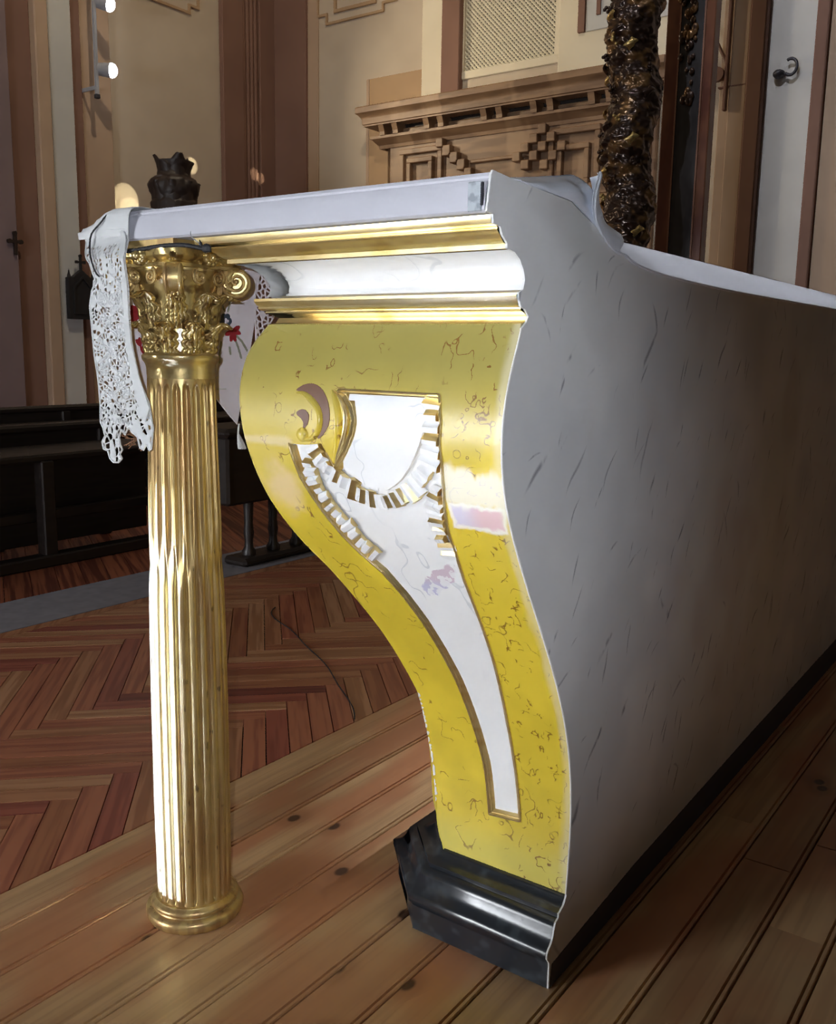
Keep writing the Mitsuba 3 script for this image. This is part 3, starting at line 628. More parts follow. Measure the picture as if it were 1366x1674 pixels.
# ================================================================ COLUMN
CX, CY = -.1596, .5159
COL = thing('fluted_column', 'gilded fluted column with a leafy capital standing under the corner of the altar top', 'column')
basep = [(.0,.0),(.0660,0),(.0695,.002),(.0715,.007),(.0718,.012),(.0700,.0165),(.0655,.0195),(.0628,.0205),(.0620,.0225),(.0635,.0240),(.0645,.0262),(.0640,.029),(.0615,.0315),(.0590,.0330),(.0575,.0350),(.0560,.0352),(.0545,.0352),(.0,.0352)]
part(COL, 'base', lathe(basep, 96, CX, CY), 'mat_gold', smooth=40)
shaft_r = PchipInterpolator([.034,.085,.184,.281,.375,.467,.557,.645,.731,.782,.80,.83], [.0540,.0545,.0551,.0549,.0543,.0531,.0511,.0492,.0471,.0462,.0458,.0458])
NF = 22; th = np.arange(NF * 14) * 2 * np.pi / (NF * 14)
zc = np.r_[.0345, .037, .040, .044, .05, np.linspace(.06, .770, 56), .776, .781, .785, .789, .792, .795, .80]
rows = []
for z in zc:
    R = float(shaft_r(z)); u = (th * NF / (2 * np.pi)) % 1.0
    fl = np.clip(1 - ((u - .5) / .34) ** 2, 0, None) ** .5
    e = np.clip((.794 - z) / .016, 0, 1) * np.clip((z - .036) / .010, 0, 1)
    e2 = np.clip((e - (1 - fl) * .9) / .3, 0, 1) if e < 1 else 1.0
    cab = np.clip(1 - ((u - .5) / .43) ** 2, 0, None) ** .5
    k = np.clip((.60 - z) / .10, 0, 1); k = k * k * (3 - 2 * k)
    open_ = R - .0050 * fl * e2
    filled = R - .0058 * (1 - cab) * np.clip((z - .036) / .006, .3, 1)
    r = open_ * (1 - k) + filled * k
    r = r + .00035 * (meshkit.noise(np.column_stack([np.cos(th) * 9 + 20, np.sin(th) * 9 + 20, np.full_like(th, z * 22)])) - .5)
    rows.append(np.column_stack([CX + r * np.cos(th), CY + r * np.sin(th), np.full_like(th, z)]))
part(COL, 'shaft', grid_mesh(np.array(rows), closed_u=True, flip=True), 'mat_gold', smooth=50, label='gilded fluted shaft')
neck = [(.0445,.798),(.0458,.800),(.0460,.812),(.0470,.818),(.0492,.8215),(.0510,.8240),(.0522,.8275),(.0518,.8305),(.0490,.8325),(.0480,.8345),(.0440,.836)]
part(COL, 'neck_ring', lathe(neck, 80, CX, CY), 'mat_gold_bright', smooth=40)
CAPK = COL + '__capital'
bell = [(.044,.8345),(.0445,.850),(.045,.870),(.0455,.890),(.047,.905),(.050,.920),(.054,.932),(.058,.940),(.058,.944),(.03,.944)]
part(COL, 'capital', lathe(bell, 64, CX, CY), 'mat_leafgold', smooth=40, label='leafy gilded capital')
def polar(r, a, z): return np.stack([CX + r * np.cos(a), CY + r * np.sin(a), z + 0 * r], -1)
def leaf(ang, z0, h, r0, curl, wid, seed):
    nu, nv = 45, 36; u = np.linspace(-1, 1, nu); v = np.linspace(0, 1, nv); r_ = np.random.default_rng(seed)
    U, V = np.meshgrid(u, v)
    lob = .68 + .32 * np.abs(np.cos(V * 4.2 * np.pi)) ; w = wid * lob * np.sin(np.pi * np.clip(.30 + .66 * V, 0, 1)) ** .6
    z = z0 + h * np.where(V < .82, V / .82, 1 - .9 * (V - .82) ** 1.0)
    out = r0 + curl * np.clip(V - .35, 0, None) ** 2.0 / .42 + .0035 * V
    rib = .0017 * np.cos(U * 5.2 * np.pi + 2.2 * V * np.abs(U)) * (.5 + V) + .0028 * (1 - np.abs(U)) ** 2 - .004 * np.abs(U) ** 3
    edge = .0022 * np.sin(V * 7.5 * np.pi) * np.abs(U) ** 1.5 + .0030 * (meshkit.noise(np.stack([U * 7 + seed, V * 12, U * 0], -1)) - .5)
    R = out + rib + edge
    a = ang + U * w / out
    return shell(polar(R, a, z), .0015)
for k in range(8):
    a = math.radians(45 * k + 49.5 + 22.5 + 180)
    part(CAPK, 'acanthus_leaf', leaf(a, .8345, .040, .0470, .020, .0185, k), 'mat_leafgold', smooth=40)
for k in range(8):
    a = math.radians(45 * k + 45)
    part(CAPK, 'acanthus_leaf', leaf(a, .866, .0470, .0470, .026, .0180, 20 + k), 'mat_leafgold', smooth=40)
def volute(ang):
    """corner scroll: a rising stalk and a spiral wound about a horizontal axis"""
    d = np.array([math.cos(ang), math.sin(ang), 0]); ax = np.array([-d[1], d[0], 0]); c = np.array([CX, CY, .9300]) + d * .0765
    ms = []
    for s in (-1, 1):
        t = np.linspace(0, 5.2 * np.pi, 90); r = .0210 * (1 - t / (5.2 * np.pi)) ** .85 + .0012
        pts = c + np.outer(r * np.cos(t + 1.7), d) + np.outer(r * np.sin(t + 1.7), [0, 0, 1]) + ax * s * (.0075 + .0045 * np.linspace(0, 1, 90)[:, None])
        ms.append(tube(pts, .0030 * (1 - .45 * np.linspace(0, 1, 90)), 8))
        b = trimesh.creation.icosphere(subdivisions=2, radius=.0036); b.apply_translation(c + ax * s * .0125); ms.append(b)
    drum = trimesh.creation.cylinder(radius=.0180, height=.016, sections=32)
    drum.apply_transform(trimesh.geometry.align_vectors([0, 0, 1], ax)); drum.apply_translation(c); ms.append(drum)
    st = spline([np.array([CX, CY, .900]) + d * .050, np.array([CX, CY, .915]) + d * .054, np.array([CX, CY, .935]) + d * .058, np.array([CX, CY, .950]) + d * .068], 14)
    for s in (-1, 0, 1): ms.append(tube(st + ax * s * .006, .0048, 8))
    return cat(ms)
for k in range(4): part(CAPK, 'volute', volute(math.radians(45 + 90 * k)), 'mat_gold', smooth=40, label='spiral corner scroll')
def inner_helix(ang, s):
    d = np.array([math.cos(ang), math.sin(ang), 0]); ax = np.array([-d[1], d[0], 0]); c = np.array([CX, CY, .932]) + d * .0585 + ax * s * .016
    t = np.linspace(0, 3.6 * np.pi, 50); r = .0095 * (1 - t / (3.6 * np.pi)) + .001
    return tube(c + np.outer(s * r * np.cos(t - 1.2), ax) + np.outer(r * np.sin(t + 1.9), [0, 0, 1]) + d * .001, .0024, 7)
for k in range(4):
    for s in (-1, 1): part(CAPK, 'inner_scroll', inner_helix(math.radians(90 * k), s), 'mat_gold', smooth=40)
def flower(ang):
    d = np.array([math.cos(ang), math.sin(ang), 0]); ax = np.array([-d[1], d[0], 0]); c = np.array([CX, CY, .9575]) + d * .0640; ms = []
    for j in range(9):
        a = j * 2 * np.pi / 9; s = trimesh.creation.icosphere(subdivisions=2, radius=.0052); s.apply_translation(c + ax * .0085 * math.cos(a) + np.array([0, 0, .0072 * math.sin(a)])); ms.append(s)
    s = trimesh.creation.icosphere(subdivisions=2, radius=.0062); s.apply_translation(c + d * .004); ms.append(s)
    for j in range(14):
        rr = np.random.default_rng(j); s = trimesh.creation.icosphere(subdivisions=1, radius=.0042); s.apply_translation(c + ax * rr.uniform(-.032, .032) + np.array([0, 0, rr.uniform(-.013, .006)]) - d * .006); ms.append(s)
    return cat(ms)
for k in range(4): part(CAPK, 'abacus_flower', flower(math.radians(90 * k)), 'mat_leafgold', smooth=60)
# front of the corner scroll facing the camera: a small flared leaf
for k in range(4):
    a = math.radians(45 + 90 * k); part(CAPK, 'corner_leaf', leaf(a, .905, .058, .0700, .020, .0115, 60 + k), 'mat_leafgold', smooth=40)
ab = []
for t in np.linspace(0, 2 * np.pi, 96, endpoint=False):
    w = .0640 + .0250 * abs(math.cos(2 * (t - math.pi / 4))) ** 3
    ab.append((w * math.cos(t), w * math.sin(t)))
rowsA = []
for s, z in ((.6, .9440), (.93, .9440), (.95, .948), (.90, .9515), (.97, .9545), (1.0, .957), (1.0, .9655), (.95, .9680), (.3, .9680)):
    rowsA.append([(CX + a * s, CY + b * s, z) for a, b in ab])
part(CAPK, 'abacus', grid_mesh(np.array(rowsA), closed_u=True, flip=True), 'mat_leafgold', smooth=35)
part(COL, 'packing_block', box(CX - .05, CX + .05, CY - .05, CY + .05, .9678, .9788), 'mat_gold', smooth=False)

# ================================================================ CLOTHS AND LACE
def lace_solid(poly, o0, o1, fx, length=None):
    v, f = prism2(poly, o0, o1, length); return trimesh.Trimesh(fx(v), f, process=False)
def lace_holes(outline, pitch, seed, shrink=.0007, keep=.75, zlo=-9, zhi=9, stretch=1.0):
    from scipy.spatial import Voronoi
    r = np.random.default_rng(seed); x0, z0, x1, z1 = outline.bounds; n = int((x1 - x0) * (z1 - z0) / stretch / pitch ** 2 * 1.15)
    pts = [];
    while len(pts) < n and n > 0:
        best, bd = None, -1
        for _ in range(8):
            c = np.array([r.uniform(x0, x1), r.uniform(z0, z1) / stretch]); d = min((np.hypot(*(c - q)) for q in pts[-400:]), default=1)
            if d > bd: best, bd = c, d
        pts.append(best)
    V = Voronoi(np.array(pts)); inner = outline.buffer(-.0022); hs = []
    for i, ri in enumerate(V.point_region):
        reg = V.regions[ri]
        if -1 in reg or len(reg) < 3: continue
        pl = sg.Polygon(V.vertices[reg] * [1, stretch]); cz = pl.centroid.y
        if not (zlo < cz < zhi) or r.random() > keep: continue
        g = pl.buffer(-shrink).intersection(inner)
        if not g.is_empty and g.geom_type == 'Polygon' and g.area > 8e-7: hs.append(g.buffer(-.0002).buffer(.0002))
    return unary_union(hs)
LACE = thing('lace_cloth', 'white openwork lace end hanging over the corner of the altar beside the gilded column', 'lace')
lo = [(0.6231, 0.9973), (0.5512, 0.9955), (0.5295, 0.9635), (0.5202, 0.9167), (0.5166, 0.8467), (0.5067, 0.7997), (0.4898, 0.7687), (0.4849, 0.7451), (0.4828, 0.7373), (0.4848, 0.7212), (0.4866, 0.709), (0.4917, 0.7062), (0.4963, 0.714), (0.5017, 0.7063), (0.509, 0.709), (0.5133, 0.7233), (0.5232, 0.7283), (0.5305, 0.7344), (0.5388, 0.724), (0.5475, 0.73), (0.5519, 0.7207), (0.5486, 0.7102), (0.5438, 0.7048), (0.5493, 0.6985), (0.5445, 0.6923), (0.554, 0.6857), (0.5673, 0.6846), (0.575, 0.6898), (0.5797, 0.6996), (0.5877, 0.7015), (0.591, 0.7122), (0.585, 0.721), (0.5884, 0.7308), (0.5933, 0.7389), (0.593, 0.7639), (0.5948, 0.7969), (0.5993, 0.8297), (0.5997, 0.8622), (0.6029, 0.8946), (0.5975, 0.9146), (0.5887, 0.9263), (0.5946, 0.936), (0.6017, 0.9489), (0.6265, 0.9726), (0.6439, 0.9929)]
lp = sg.Polygon(lo).buffer(0)
hol = [lace_holes(lp, .0048, 1, .0010, .62, .885, .975, 1.6), lace_holes(lp, .0062, 2, .0009, .70, .735, .89), lace_holes(lp, .0078, 3, .0009, .70, .67, .735, 1.3)]
open1 = sg.Polygon([(.548,.765),(.556,.756),(.552,.742),(.543,.748)]); 
net = unary_union([sg.LineString([(.560,.760 - k * .006), (.538,.772 - k * .006)]).buffer(.0006) for k in range(5)] + [sg.LineString([(.538,.748 - k * .007 + .01), (.560,.765 - k * .007 + .01)]).buffer(.0006) for k in range(4)])
H = unary_union(hol + [open1.difference(net)])
lpoly = lp.difference(H)
lpoly = max(lpoly.geoms, key=lambda g: g.area) if hasattr(lpoly, 'geoms') else lpoly
def lx(v):
    y, z, o = v[:, 0], v[:, 1], v[:, 2]
    wave = .0030 * np.sin((y - .55) * 70 + z * 9) * np.clip((.985 - z) / .1, 0, 1) + .0035 * np.sin(z * 26) * np.clip((.95 - z) / .1, 0, 1)
    t = np.clip((.988 - z) / .035, 0, 1); return np.column_stack([-.2165 - .0205 * t * t * (3 - 2 * t) - o + .5 * wave, y, z])
part(LACE, 'lace_panel', lace_solid(lpoly, 0, .0011, lx, .012), 'mat_lace', smooth=30)
lr = np.random.default_rng(5); petals = []
for (fy, fz, R) in [(.540,.862,.011),(.570,.875,.010),(.560,.838,.011),(.535,.820,.011),(.580,.812,.010),(.552,.797,.011),(.536,.782,.009),(.574,.775,.009),(.575,.902,.009),(.552,.893,.010),(.585,.845,.008)]:
    for j in range(7):
        a = j * 2 * np.pi / 7 + lr.random(); c = np.array([fy + R * .62 * math.cos(a), fz + R * .62 * math.sin(a)])
        t = np.linspace(0, 2 * np.pi, 14); pts = np.column_stack([c[0] + R * .36 * np.cos(t), c[1] + R * .36 * np.sin(t), np.full(14, .0016)])
        petals.append(tube(lx(pts), .0010, 5))
for zz0, amp in ((.755, .003), (.742, .0035), (.905, .004)):
    t = np.linspace(.522, .588, 60); petals.append(tube(lx(np.column_stack([t, zz0 + amp * np.sin(t * 600), np.full(60, .0016)])), .0011, 5))
for k in range(16):
    y0_, z0_ = lr.uniform(.532, .585), lr.uniform(.79, .94); t = np.linspace(0, 1, 16)
    petals.append(tube(lx(np.column_stack([np.clip(y0_ + .012 * np.sin(t * 5 + k),   .526, .592), z0_ - .03 * t, np.full(16, .0014)])), .0009, 5))
for k in range(2):
    oo = np.asarray(lp.buffer(-.0012).exterior.coords)[:-1]; petals.append(tube(lx(np.column_stack([densify(oo, .004), np.full(len(densify(oo, .004)), .0010)])), .0012, 5))
part(LACE, 'raised_thread', cat(petals), 'mat_lace', smooth=50, label='raised threads of the lace flowers')
fold = sg.Polygon([(0.5579, 0.9897), (0.5515, 0.9909), (0.5282, 0.9634), (0.5189, 0.9167), (0.5141, 0.8468), (0.5018, 0.7998), (0.4865, 0.7625), (0.4947, 0.7446), (0.5117, 0.7757), (0.5238, 0.8309), (0.529, 0.8937), (0.5308, 0.9478)]).buffer(0)
part(LACE, 'plain_fold', lace_solid(fold, .0030, .0046, lx, .010), 'mat_lace', smooth=30, label='plain folded edge of the lace cloth')
# the cloth that carries the lace laps over the corner of the table top
ya = np.linspace(.545, .650, 24)
def crest(y): u = np.clip((y - .585) / .065, 0, 1); return 1.0215 - .0215 * u * u * (3 - 2 * u)
edge_rows = []
for y in ya:
    zc_ = float(crest(y)); z_lo = .985
    prof_c = np.array([(-.2172, z_lo), (-.2178, z_lo + .5 * (zc_ - z_lo)), (-.2165, zc_ - .0075), (-.2135, zc_ - .0025), (-.2060, zc_), (-.180, zc_ + .0006), (-.140, zc_ - .001), (-.100, zc_ - .008)])
    cc = spline(prof_c, 24); edge_rows.append(np.column_stack([cc[:, 0], np.full(24, y) + np.clip((cc[:, 1] - .985) * -.15, -1, 0), cc[:, 1]]))
Pc = np.array(edge_rows)
part(LACE, 'corner_cloth', shell(Pc, .0012), 'mat_lace', smooth=50, label='plain white cloth over the table corner')
CORD = thing('black_string', 'thin black string looped down over the lace at the altar corner', 'string')
cp = spline([(-.198,.5870,1.0222),(-.2130,.5890,1.0170),(-.2215,.5935,1.0060),(-.2220,.6040,.9990),(-.2230,.6145,.9909),(-.2310,.6090,.9713),(-.2418,.5918,.9538),(-.2420,.5860,.9417),(-.2420,.5762,.932)], 60)
part(CORD, 'strand', tube(cp, .0011, 7), 'mat_cord', smooth=True)
TAPE = thing('black_tape', 'black tape knotted round the top of the gilded capital under the table edge', 'tape')
tp = spline([(-.226,.5380,.9638),(-.227,.5090,.9648),(-.2275,.4780,.9666),(-.2270,.4490,.9672),(-.2260,.4260,.9662),(-.2240,.4040,.9625),(-.2215,.3846,.9585)], 40)
tb = tube(tp, .0026, 8); tb.vertices[:, 2] = tb.vertices[:, 2]
part(TAPE, 'band', tb, 'mat_cord', smooth=True)
kn = trimesh.creation.icosphere(subdivisions=3, radius=1.0); kn.apply_scale([.004, .0075, .0055]); kn.vertices += .0012 * (meshkit.noise(kn.vertices * 260)[:, None] - .5); kn.apply_translation([-.2225, .3900, .9610])
part(TAPE, 'knot', kn, 'mat_cord', smooth=True)
part(TAPE, 'loose_end', tube(spline([(-.2225,.398,.963),(-.2225,.4005,.968),(-.2225,.4020,.9715)], 8), [.0018] * 5 + [.0012, .0008, .0004], 6), 'mat_cord', smooth=True)
part(TAPE, 'frayed_thread', tube(spline([(-.2225,.402,.965),(-.2230,.410,.972),(-.2235,.417,.978),(-.2230,.4165,.983)], 12), .0005, 5), 'mat_sconce', smooth=True)

EMB = thing('embroidered_cloth', 'white embroidered cloth hanging from the altar front behind the gilded column', 'cloth')
ev = sg.Polygon([(-.19,.972),(.104,.972),(.104,.893),(.063,.716),(.006,.772),(-.19,.772)])
def ex(v): return np.column_stack([v[:, 0], .640 - v[:, 2] + .004 * np.sin(v[:, 0] * 38) * np.clip((.98 - v[:, 1]) / .2, 0, 1), v[:, 1]])
def emb_solid(poly, o0, o1, length=.015):
    v, f = prism2(poly, o0, o1, length); return trimesh.Trimesh(ex(v), f, process=False)
part(EMB, 'cloth', emb_solid(ev, 0, .0012), 'mat_linen', smooth=40)
part(EMB, 'hem_stitch', emb_solid(sg.LineString([(-.02, .776), (.040, .7755)]).buffer(.0009), .0011, .0018), 'mat_lace', smooth=False)
ls = sg.Polygon([(.1035,.972),(.150,.972),(.155,.900),(.1035,.845)]); lsd = ls.difference(lace_holes(ls, .0105, 9, .0013, .85))
part(EMB, 'lace_border', emb_solid(lsd, 0, .0012), 'mat_linen', smooth=30, label='openwork lace border')
def petal(cx, cz, a, L, w): return affinity.translate(affinity.rotate(affinity.scale(sg.Point(0, 0).buffer(1, 12), L / 2, w / 2), a, origin=(-L / 2, 0)), cx + L / 2, cz) if False else affinity.translate(affinity.rotate(affinity.translate(affinity.scale(sg.Point(0, 0).buffer(1, 10), L / 2, w / 2), L / 2, 0), a, origin=(0, 0)), cx, cz)
def emb_flower(cx, cz, angs, L, w, m, lab=None):
    part(EMB, 'embroidered_flower', emb_solid(unary_union([petal(cx, cz, a, L, w) for a in angs]), .0011, .0022, .006), m, smooth=40, label=lab)
emb_flower(.040, .884, range(0, 360, 60), .013, .011, 'mat_navy', 'dark blue embroidered flower')
emb_flower(.041, .883, (20, 110, 230), .006, .005, 'mat_linen', 'pale heart of the blue flower')
emb_flower(.055, .868, (-10, 30, -70, -105, 200), .017, .008, 'mat_red', 'red embroidered flower')
emb_flower(-.134, .888, (30, 80, 130, -30, 180, 240), .015, .010, 'mat_red', 'red embroidered flower at the left')
emb_flower(-.128, .842, (100, 130, -60), .013, .006, 'mat_red', 'small red embroidered bud')
for pts in ([(.060,.856),(.068,.838),(.072,.826)], [(.062,.862),(.074,.852),(.084,.838)], [(.030,.850),(.027,.835),(.026,.818)], [(.045,.900),(.050,.915)], [(.038,.900),(.030,.912)], [(.048,.842),(.050,.832)]):
    part(EMB, 'embroidered_stem', emb_solid(sg.LineString(pts).buffer(.0018), .0011, .0020, .006), 'mat_sage', smooth=40)
part(EMB, 'tassel', cat([tube(spline([(.063,.637,.718),(.061,.637,.709),(.060,.637,.702)], 8), .0016, 6)] + [tube(spline([(.060,.637,.702),(.064 + .0035 * math.cos(a), .637 + .0035 * math.sin(a), .690),(.069 + .006 * math.cos(a), .637 + .006 * math.sin(a), .676)], 8), .0014, 5) for a in np.linspace(0, 6.28, 12)]), 'mat_lace', smooth=50, label='white tassel')
SPR = thing('dried_sprig', 'small brown dried flower sprig peeking out behind the gilded shaft below the lace', 'dried flowers')
sr = np.random.default_rng(3); root = np.array([-.195, .552, .722]); tw = []; buds = []
for k in range(16):
    e = np.array([-.197 + sr.uniform(-.012, .012), .584 + sr.uniform(-.008, .014), .716 + sr.uniform(-.022, .020)])
    m_ = (root + e) / 2 + sr.normal(0, .004, 3); pt = spline([root, m_, e], 8); tw.append(tube(pt, .0007, 5))
    for b in range(3):
        q = pt[4 + b] + sr.normal(0, .003, 3); tw.append(tube([pt[4 + b], q], .0005, 4)); s = trimesh.creation.icosphere(subdivisions=1, radius=.0011); s.apply_translation(q); buds.append(s)
part(SPR, 'stems', cat(tw), 'mat_twig', smooth=50); part(SPR, 'buds', cat(buds), 'mat_twig', smooth=60)

# satin cloth on the altar top, its edge falling over the back board
SAT = thing('satin_cloth', 'white satin altar cloth spread on the altar top with its near corner curled up', 'cloth')
hx = np.array([-.160,-.157,-.10,-.032,.017,.05,.089,.12,.148,.20,.302,.584,1.0,1.34,2.0,2.6]); hz = np.array([1.0165,1.0162,1.0142,1.0118,.9975,.987,.9755,.966,.9585,.953,.949,.9462,.948,.9495,.950,.950])
hem = PchipInterpolator(hx, hz)
xs = np.r_[np.linspace(-.150, .05, 28), np.linspace(.056, .16, 24), np.linspace(.17, LX, 60)]
hump = PchipInterpolator([-.16,-.13,-.09,-.05,.0,.037,.048,.062,.080,.10,.14,.2,2.7], [.017,.021,.030,.036,.0445,.0500,.040,.018,.006,.003,.0005,.0,.0])
rows = []
for x in xs:
    zh, zc_ = float(hem(x)), 1.0035 + float(hump(x))
    hh = float(hump(x))
    yc = .075 - .045 * min(1, hh / .05)
    fl = .0025 * math.sin(x * 47) + .0020 * math.sin(x * 83 + 1)
    v = np.linspace(0, 1, 16); a, b, c = np.array([-.0035, zh]), np.array([.030 * min(1, yc / .075), zh + .56 * (zc_ - zh)]), np.array([yc, zc_])
    if hh > .012: b = np.array([-.014, zh + .70 * (zc_ - zh)])
    r1 = ((1 - v) ** 2)[:, None] * a + (2 * v * (1 - v))[:, None] * b + (v ** 2)[:, None] * c
    r1[1:, 0] += fl * np.sin(v[1:] * np.pi)
    w = np.linspace(0, 1, 10)[1:]; r2 = np.column_stack([yc + w * .22, 1.0030 + (zc_ - 1.003) * (1 - w) ** 2])
    r3 = np.array([[.40, 1.0028], [.58, 1.0026]])
    rr = np.vstack([r1, r2, r3]); rows.append(np.column_stack([np.full(len(rr), x), rr]))
part(SAT, 'sheet', shell(np.array(rows), .0012), 'mat_satin', smooth=60)
hemline = np.array([[x, -.0040, float(hem(x)) + .0015] for x in xs[30:]])
part(SAT, 'hem', tube(np.vstack([spline([(.0360,-.004,1.0535),(.0210,-.012,1.0440),(.0100,-.0135,1.0298),(.0090,-.0125,1.0160),(.0165,-.010,1.0022),(.0343,-.008,.9883),(.0619,-.0065,.9755),(.0939,-.0055,.9668)], 40), hemline[hemline[:, 0] > .12]]), .0017, 6), 'mat_satin', smooth=True, label='rolled hem')
fp = spline([(.0360,.000,1.0530),(.0210,-.008,1.0438),(.0100,-.0095,1.0298),(.0090,-.0085,1.0160),(.0165,-.0065,1.0022),(.0343,-.0055,.9883),(.0619,-.005,.9755),(.0939,-.0045,.9668)], 24); gp = spline([(.0420,.012,1.0500),(.0450,.010,1.040),(.0500,.010,1.028),(.0570,.010,1.018),(.0680,.010,1.010),(.085,.010,1.003),(.105,.010,.9985),(.130,.008,.9930)], 24)
part(SAT, 'turned_corner', shell(np.array([fp * (1 - t) + gp * t + np.array([0, -.006 * math.sin(t * 3.14), 0]) for t in np.linspace(0, 1, 8)]), .001), 'mat_satin', smooth=60, label='turned-up corner of the satin cloth')

# ================================================================ BACKGROUND THINGS
# wall spots on the left pilaster
POLE = thing('lamp_pole', 'slim white vertical lamp rail on the left wall pilaster', 'rail')
part(POLE, 'rail', box(4.178, 4.206, 6.585, 6.615, 2.915, 5.2, .004), 'mat_sconce', smooth=False)
part(POLE, 'end_cap', cat([box(4.172, 4.212, 6.58, 6.62, 2.885, 2.92, .005)]), 'mat_iron', smooth=False)
for zb in (2.96, 4.6): part(POLE, 'bracket', box(4.185, 4.2, 6.61, YW - .05, zb, zb + .03), 'mat_sconce', smooth=False)
for i, zl in enumerate((3.12, 3.64)):
    L = thing('wall_spotlight', ('lower' if i == 0 else 'upper') + ' of the two glowing spotlights on the rail of the left pilaster', 'spotlight')
    aim = np.array([XW, 3.3, 2.8]); o = np.array([4.285, 6.535, zl]); d = (aim - o) / np.linalg.norm(aim - o)
    R = trimesh.geometry.align_vectors([0, 0, 1], d)
    can = lathe([(.0, -.11), (.042, -.11), (.050, -.10), (.060, .004), (.057, .004), (.050, .0), (.0, -.001)], 32); can.apply_transform(R); can.apply_translation(o)
    part(L, 'housing', can, 'mat_sconce', smooth=40)
    arm = tube([(4.192, 6.60, zl - .02), o - d * .08], .010, 8); part(L, 'arm', arm, 'mat_sconce', smooth=True)
    gl = trimesh.creation.icosphere(subdivisions=3, radius=.060); gl.apply_scale([1, 1, .8]); gl.apply_transform(R); gl.apply_translation(o + d * .012)
    k = part(L, 'bulb', gl, 'mat_chip', smooth=True); scene[k]['emitter'] = {'type': 'area', 'radiance': rgb([9, 9.4, 10])}
    scene[f'spot_beam_{i + 1}'] = {'type': 'spot', 'intensity': rgb([SPOT_WALL, SPOT_WALL * .84, SPOT_WALL * .60]), 'cutoff_angle': 43.0, 'beam_width': 14.0,
                                   'to_world': T().look_at(origin=(o + d * .07).tolist(), target=(aim + np.array([0, -.3 * i, .3 * i])).tolist(), up=[0, 0, 1])}
# gothic station frame and the cross
SH = thing('gothic_shrine', 'black pointed station frame topped by a small cross, hung on the pale pilaster strip', 'shrine')
xs0, ys0 = 4.041, YW - .17
body_ = sg.Polygon([(-.130, 1.06), (.130, 1.06), (.130, 1.40), (.115, 1.405), (.09, 1.40), (0, 1.468), (-.09, 1.40), (-.115, 1.405), (-.130, 1.40)])
v, f = prism2(body_.buffer(.004), 0, .05); part(SH, 'frame', trimesh.Trimesh(np.column_stack([xs0 + v[:, 0], ys0 + v[:, 2], v[:, 1]]), f[:, ::-1], process=False), 'mat_cord', smooth=False)
inn = sg.Polygon([(-.095, 1.10), (.095, 1.10), (.095, 1.32), (0, 1.42), (-.095, 1.32)]); v, f = prism2(inn.difference(inn.buffer(-.014)), -.012, .004); part(SH, 'arch_moulding', trimesh.Trimesh(np.column_stack([xs0 + v[:, 0], ys0 + v[:, 2], v[:, 1]]), f[:, ::-1], process=False), 'mat_cord', smooth=False)
for s in (-1, 1):
    part(SH, 'pinnacle', trimesh.creation.cone(radius=.020, height=.085, sections=8, transform=trimesh.transformations.translation_matrix([xs0 + s * .118, ys0 + .02, 1.395])), 'mat_cord', smooth=False)
def cross_mesh(x, y, z0, h, w, t):
    v, f = prism2(unary_union([sg.box(-t / 2, 0, t / 2, h), sg.box(-w / 2, h * .55, w / 2, h * .55 + t)] + [sg.Point(a, b).buffer(t * .72, 6) for a, b in ((0, h), (-w / 2, h * .55 + t / 2), (w / 2, h * .55 + t / 2))]), 0, t)
    return trimesh.Trimesh(np.column_stack([x + v[:, 0], y + v[:, 2], z0 + v[:, 1]]), f[:, ::-1], process=False)
part(SH, 'finial_cross', cross_mesh(xs0, ys0 + .01, 1.455, .135, .075, .018), 'mat_cord', smooth=False)
CR = thing('wall_cross', 'small dark cross on the mauve pilaster at the far left edge', 'cross')
part(CR, 'cross', cross_mesh(3.462, YW - .13, 1.55, .17, .10, .024), 'mat_dark_carved', smooth=False)
# carved dark finial seen above the table top
CV = thing('carved_pedestal', 'dark carved wooden pedestal top rising behind the altar table before the left wall', 'pedestal')
cx0, cy0 = 4.06, 5.5
pp = [(.0,0),(.24,0),(.24,.06),(.19,.10),(.15,.25),(.12,.8),(.13,1.5),(.15,1.55),(.19,1.62),(.185,1.75),(.175,1.85),(.185,1.93),(.165,1.97),(.185,2.02),(.195,2.07),(.175,2.11),(.125,2.14),(.118,2.18),(.130,2.22),(.140,2.25),(.0,2.25)]
m_ = lathe(pp, 48, cx0, cy0); m_ = m_.subdivide(); d_ = m_.vertices - [cx0, cy0, 0]; rr = np.hypot(d_[:, 0], d_[:, 1])
k_ = 1 + .30 * (meshkit.fbm(m_.vertices * 13) - .5) * (m_.vertices[:, 2] > 1.55) * (rr > .02); m_.vertices[:, :2] = np.array([cx0, cy0]) + d_[:, :2] * k_[:, None]
part(CV, 'body', m_, 'mat_dark_carved', smooth=40)
def wleaf(cx, cy, ang, z0, h, r0, curl, wid, seed):
    nu, nv = 13, 12; U, V = np.meshgrid(np.linspace(-1, 1, nu), np.linspace(0, 1, nv))
    w = wid * (.8 + .2 * np.abs(np.cos(V * 9))) * np.sin(np.pi * np.clip(.25 + .72 * V, 0, 1)) ** .6
    out = r0 + curl * np.clip(V - .2, 0, None) ** 2; z = z0 + h * V
    a = ang + U * w / out; R = out - .02 * np.abs(U) ** 2
    return shell(np.stack([cx + R * np.cos(a), cy + R * np.sin(a), z], -1), .008)
for k in range(6): part(CV, 'top_leaf', wleaf(cx0, cy0, k * 1.047 + .15, 2.13, .165 - .05 * (k % 2), .118, .055, .085, k), 'mat_dark_carved', smooth=40)
for k in range(8): part(CV, 'side_leaf', wleaf(cx0, cy0, k * .785, 1.90, .19, .165, .045, .085, 30 + k), 'mat_dark_carved', smooth=40)
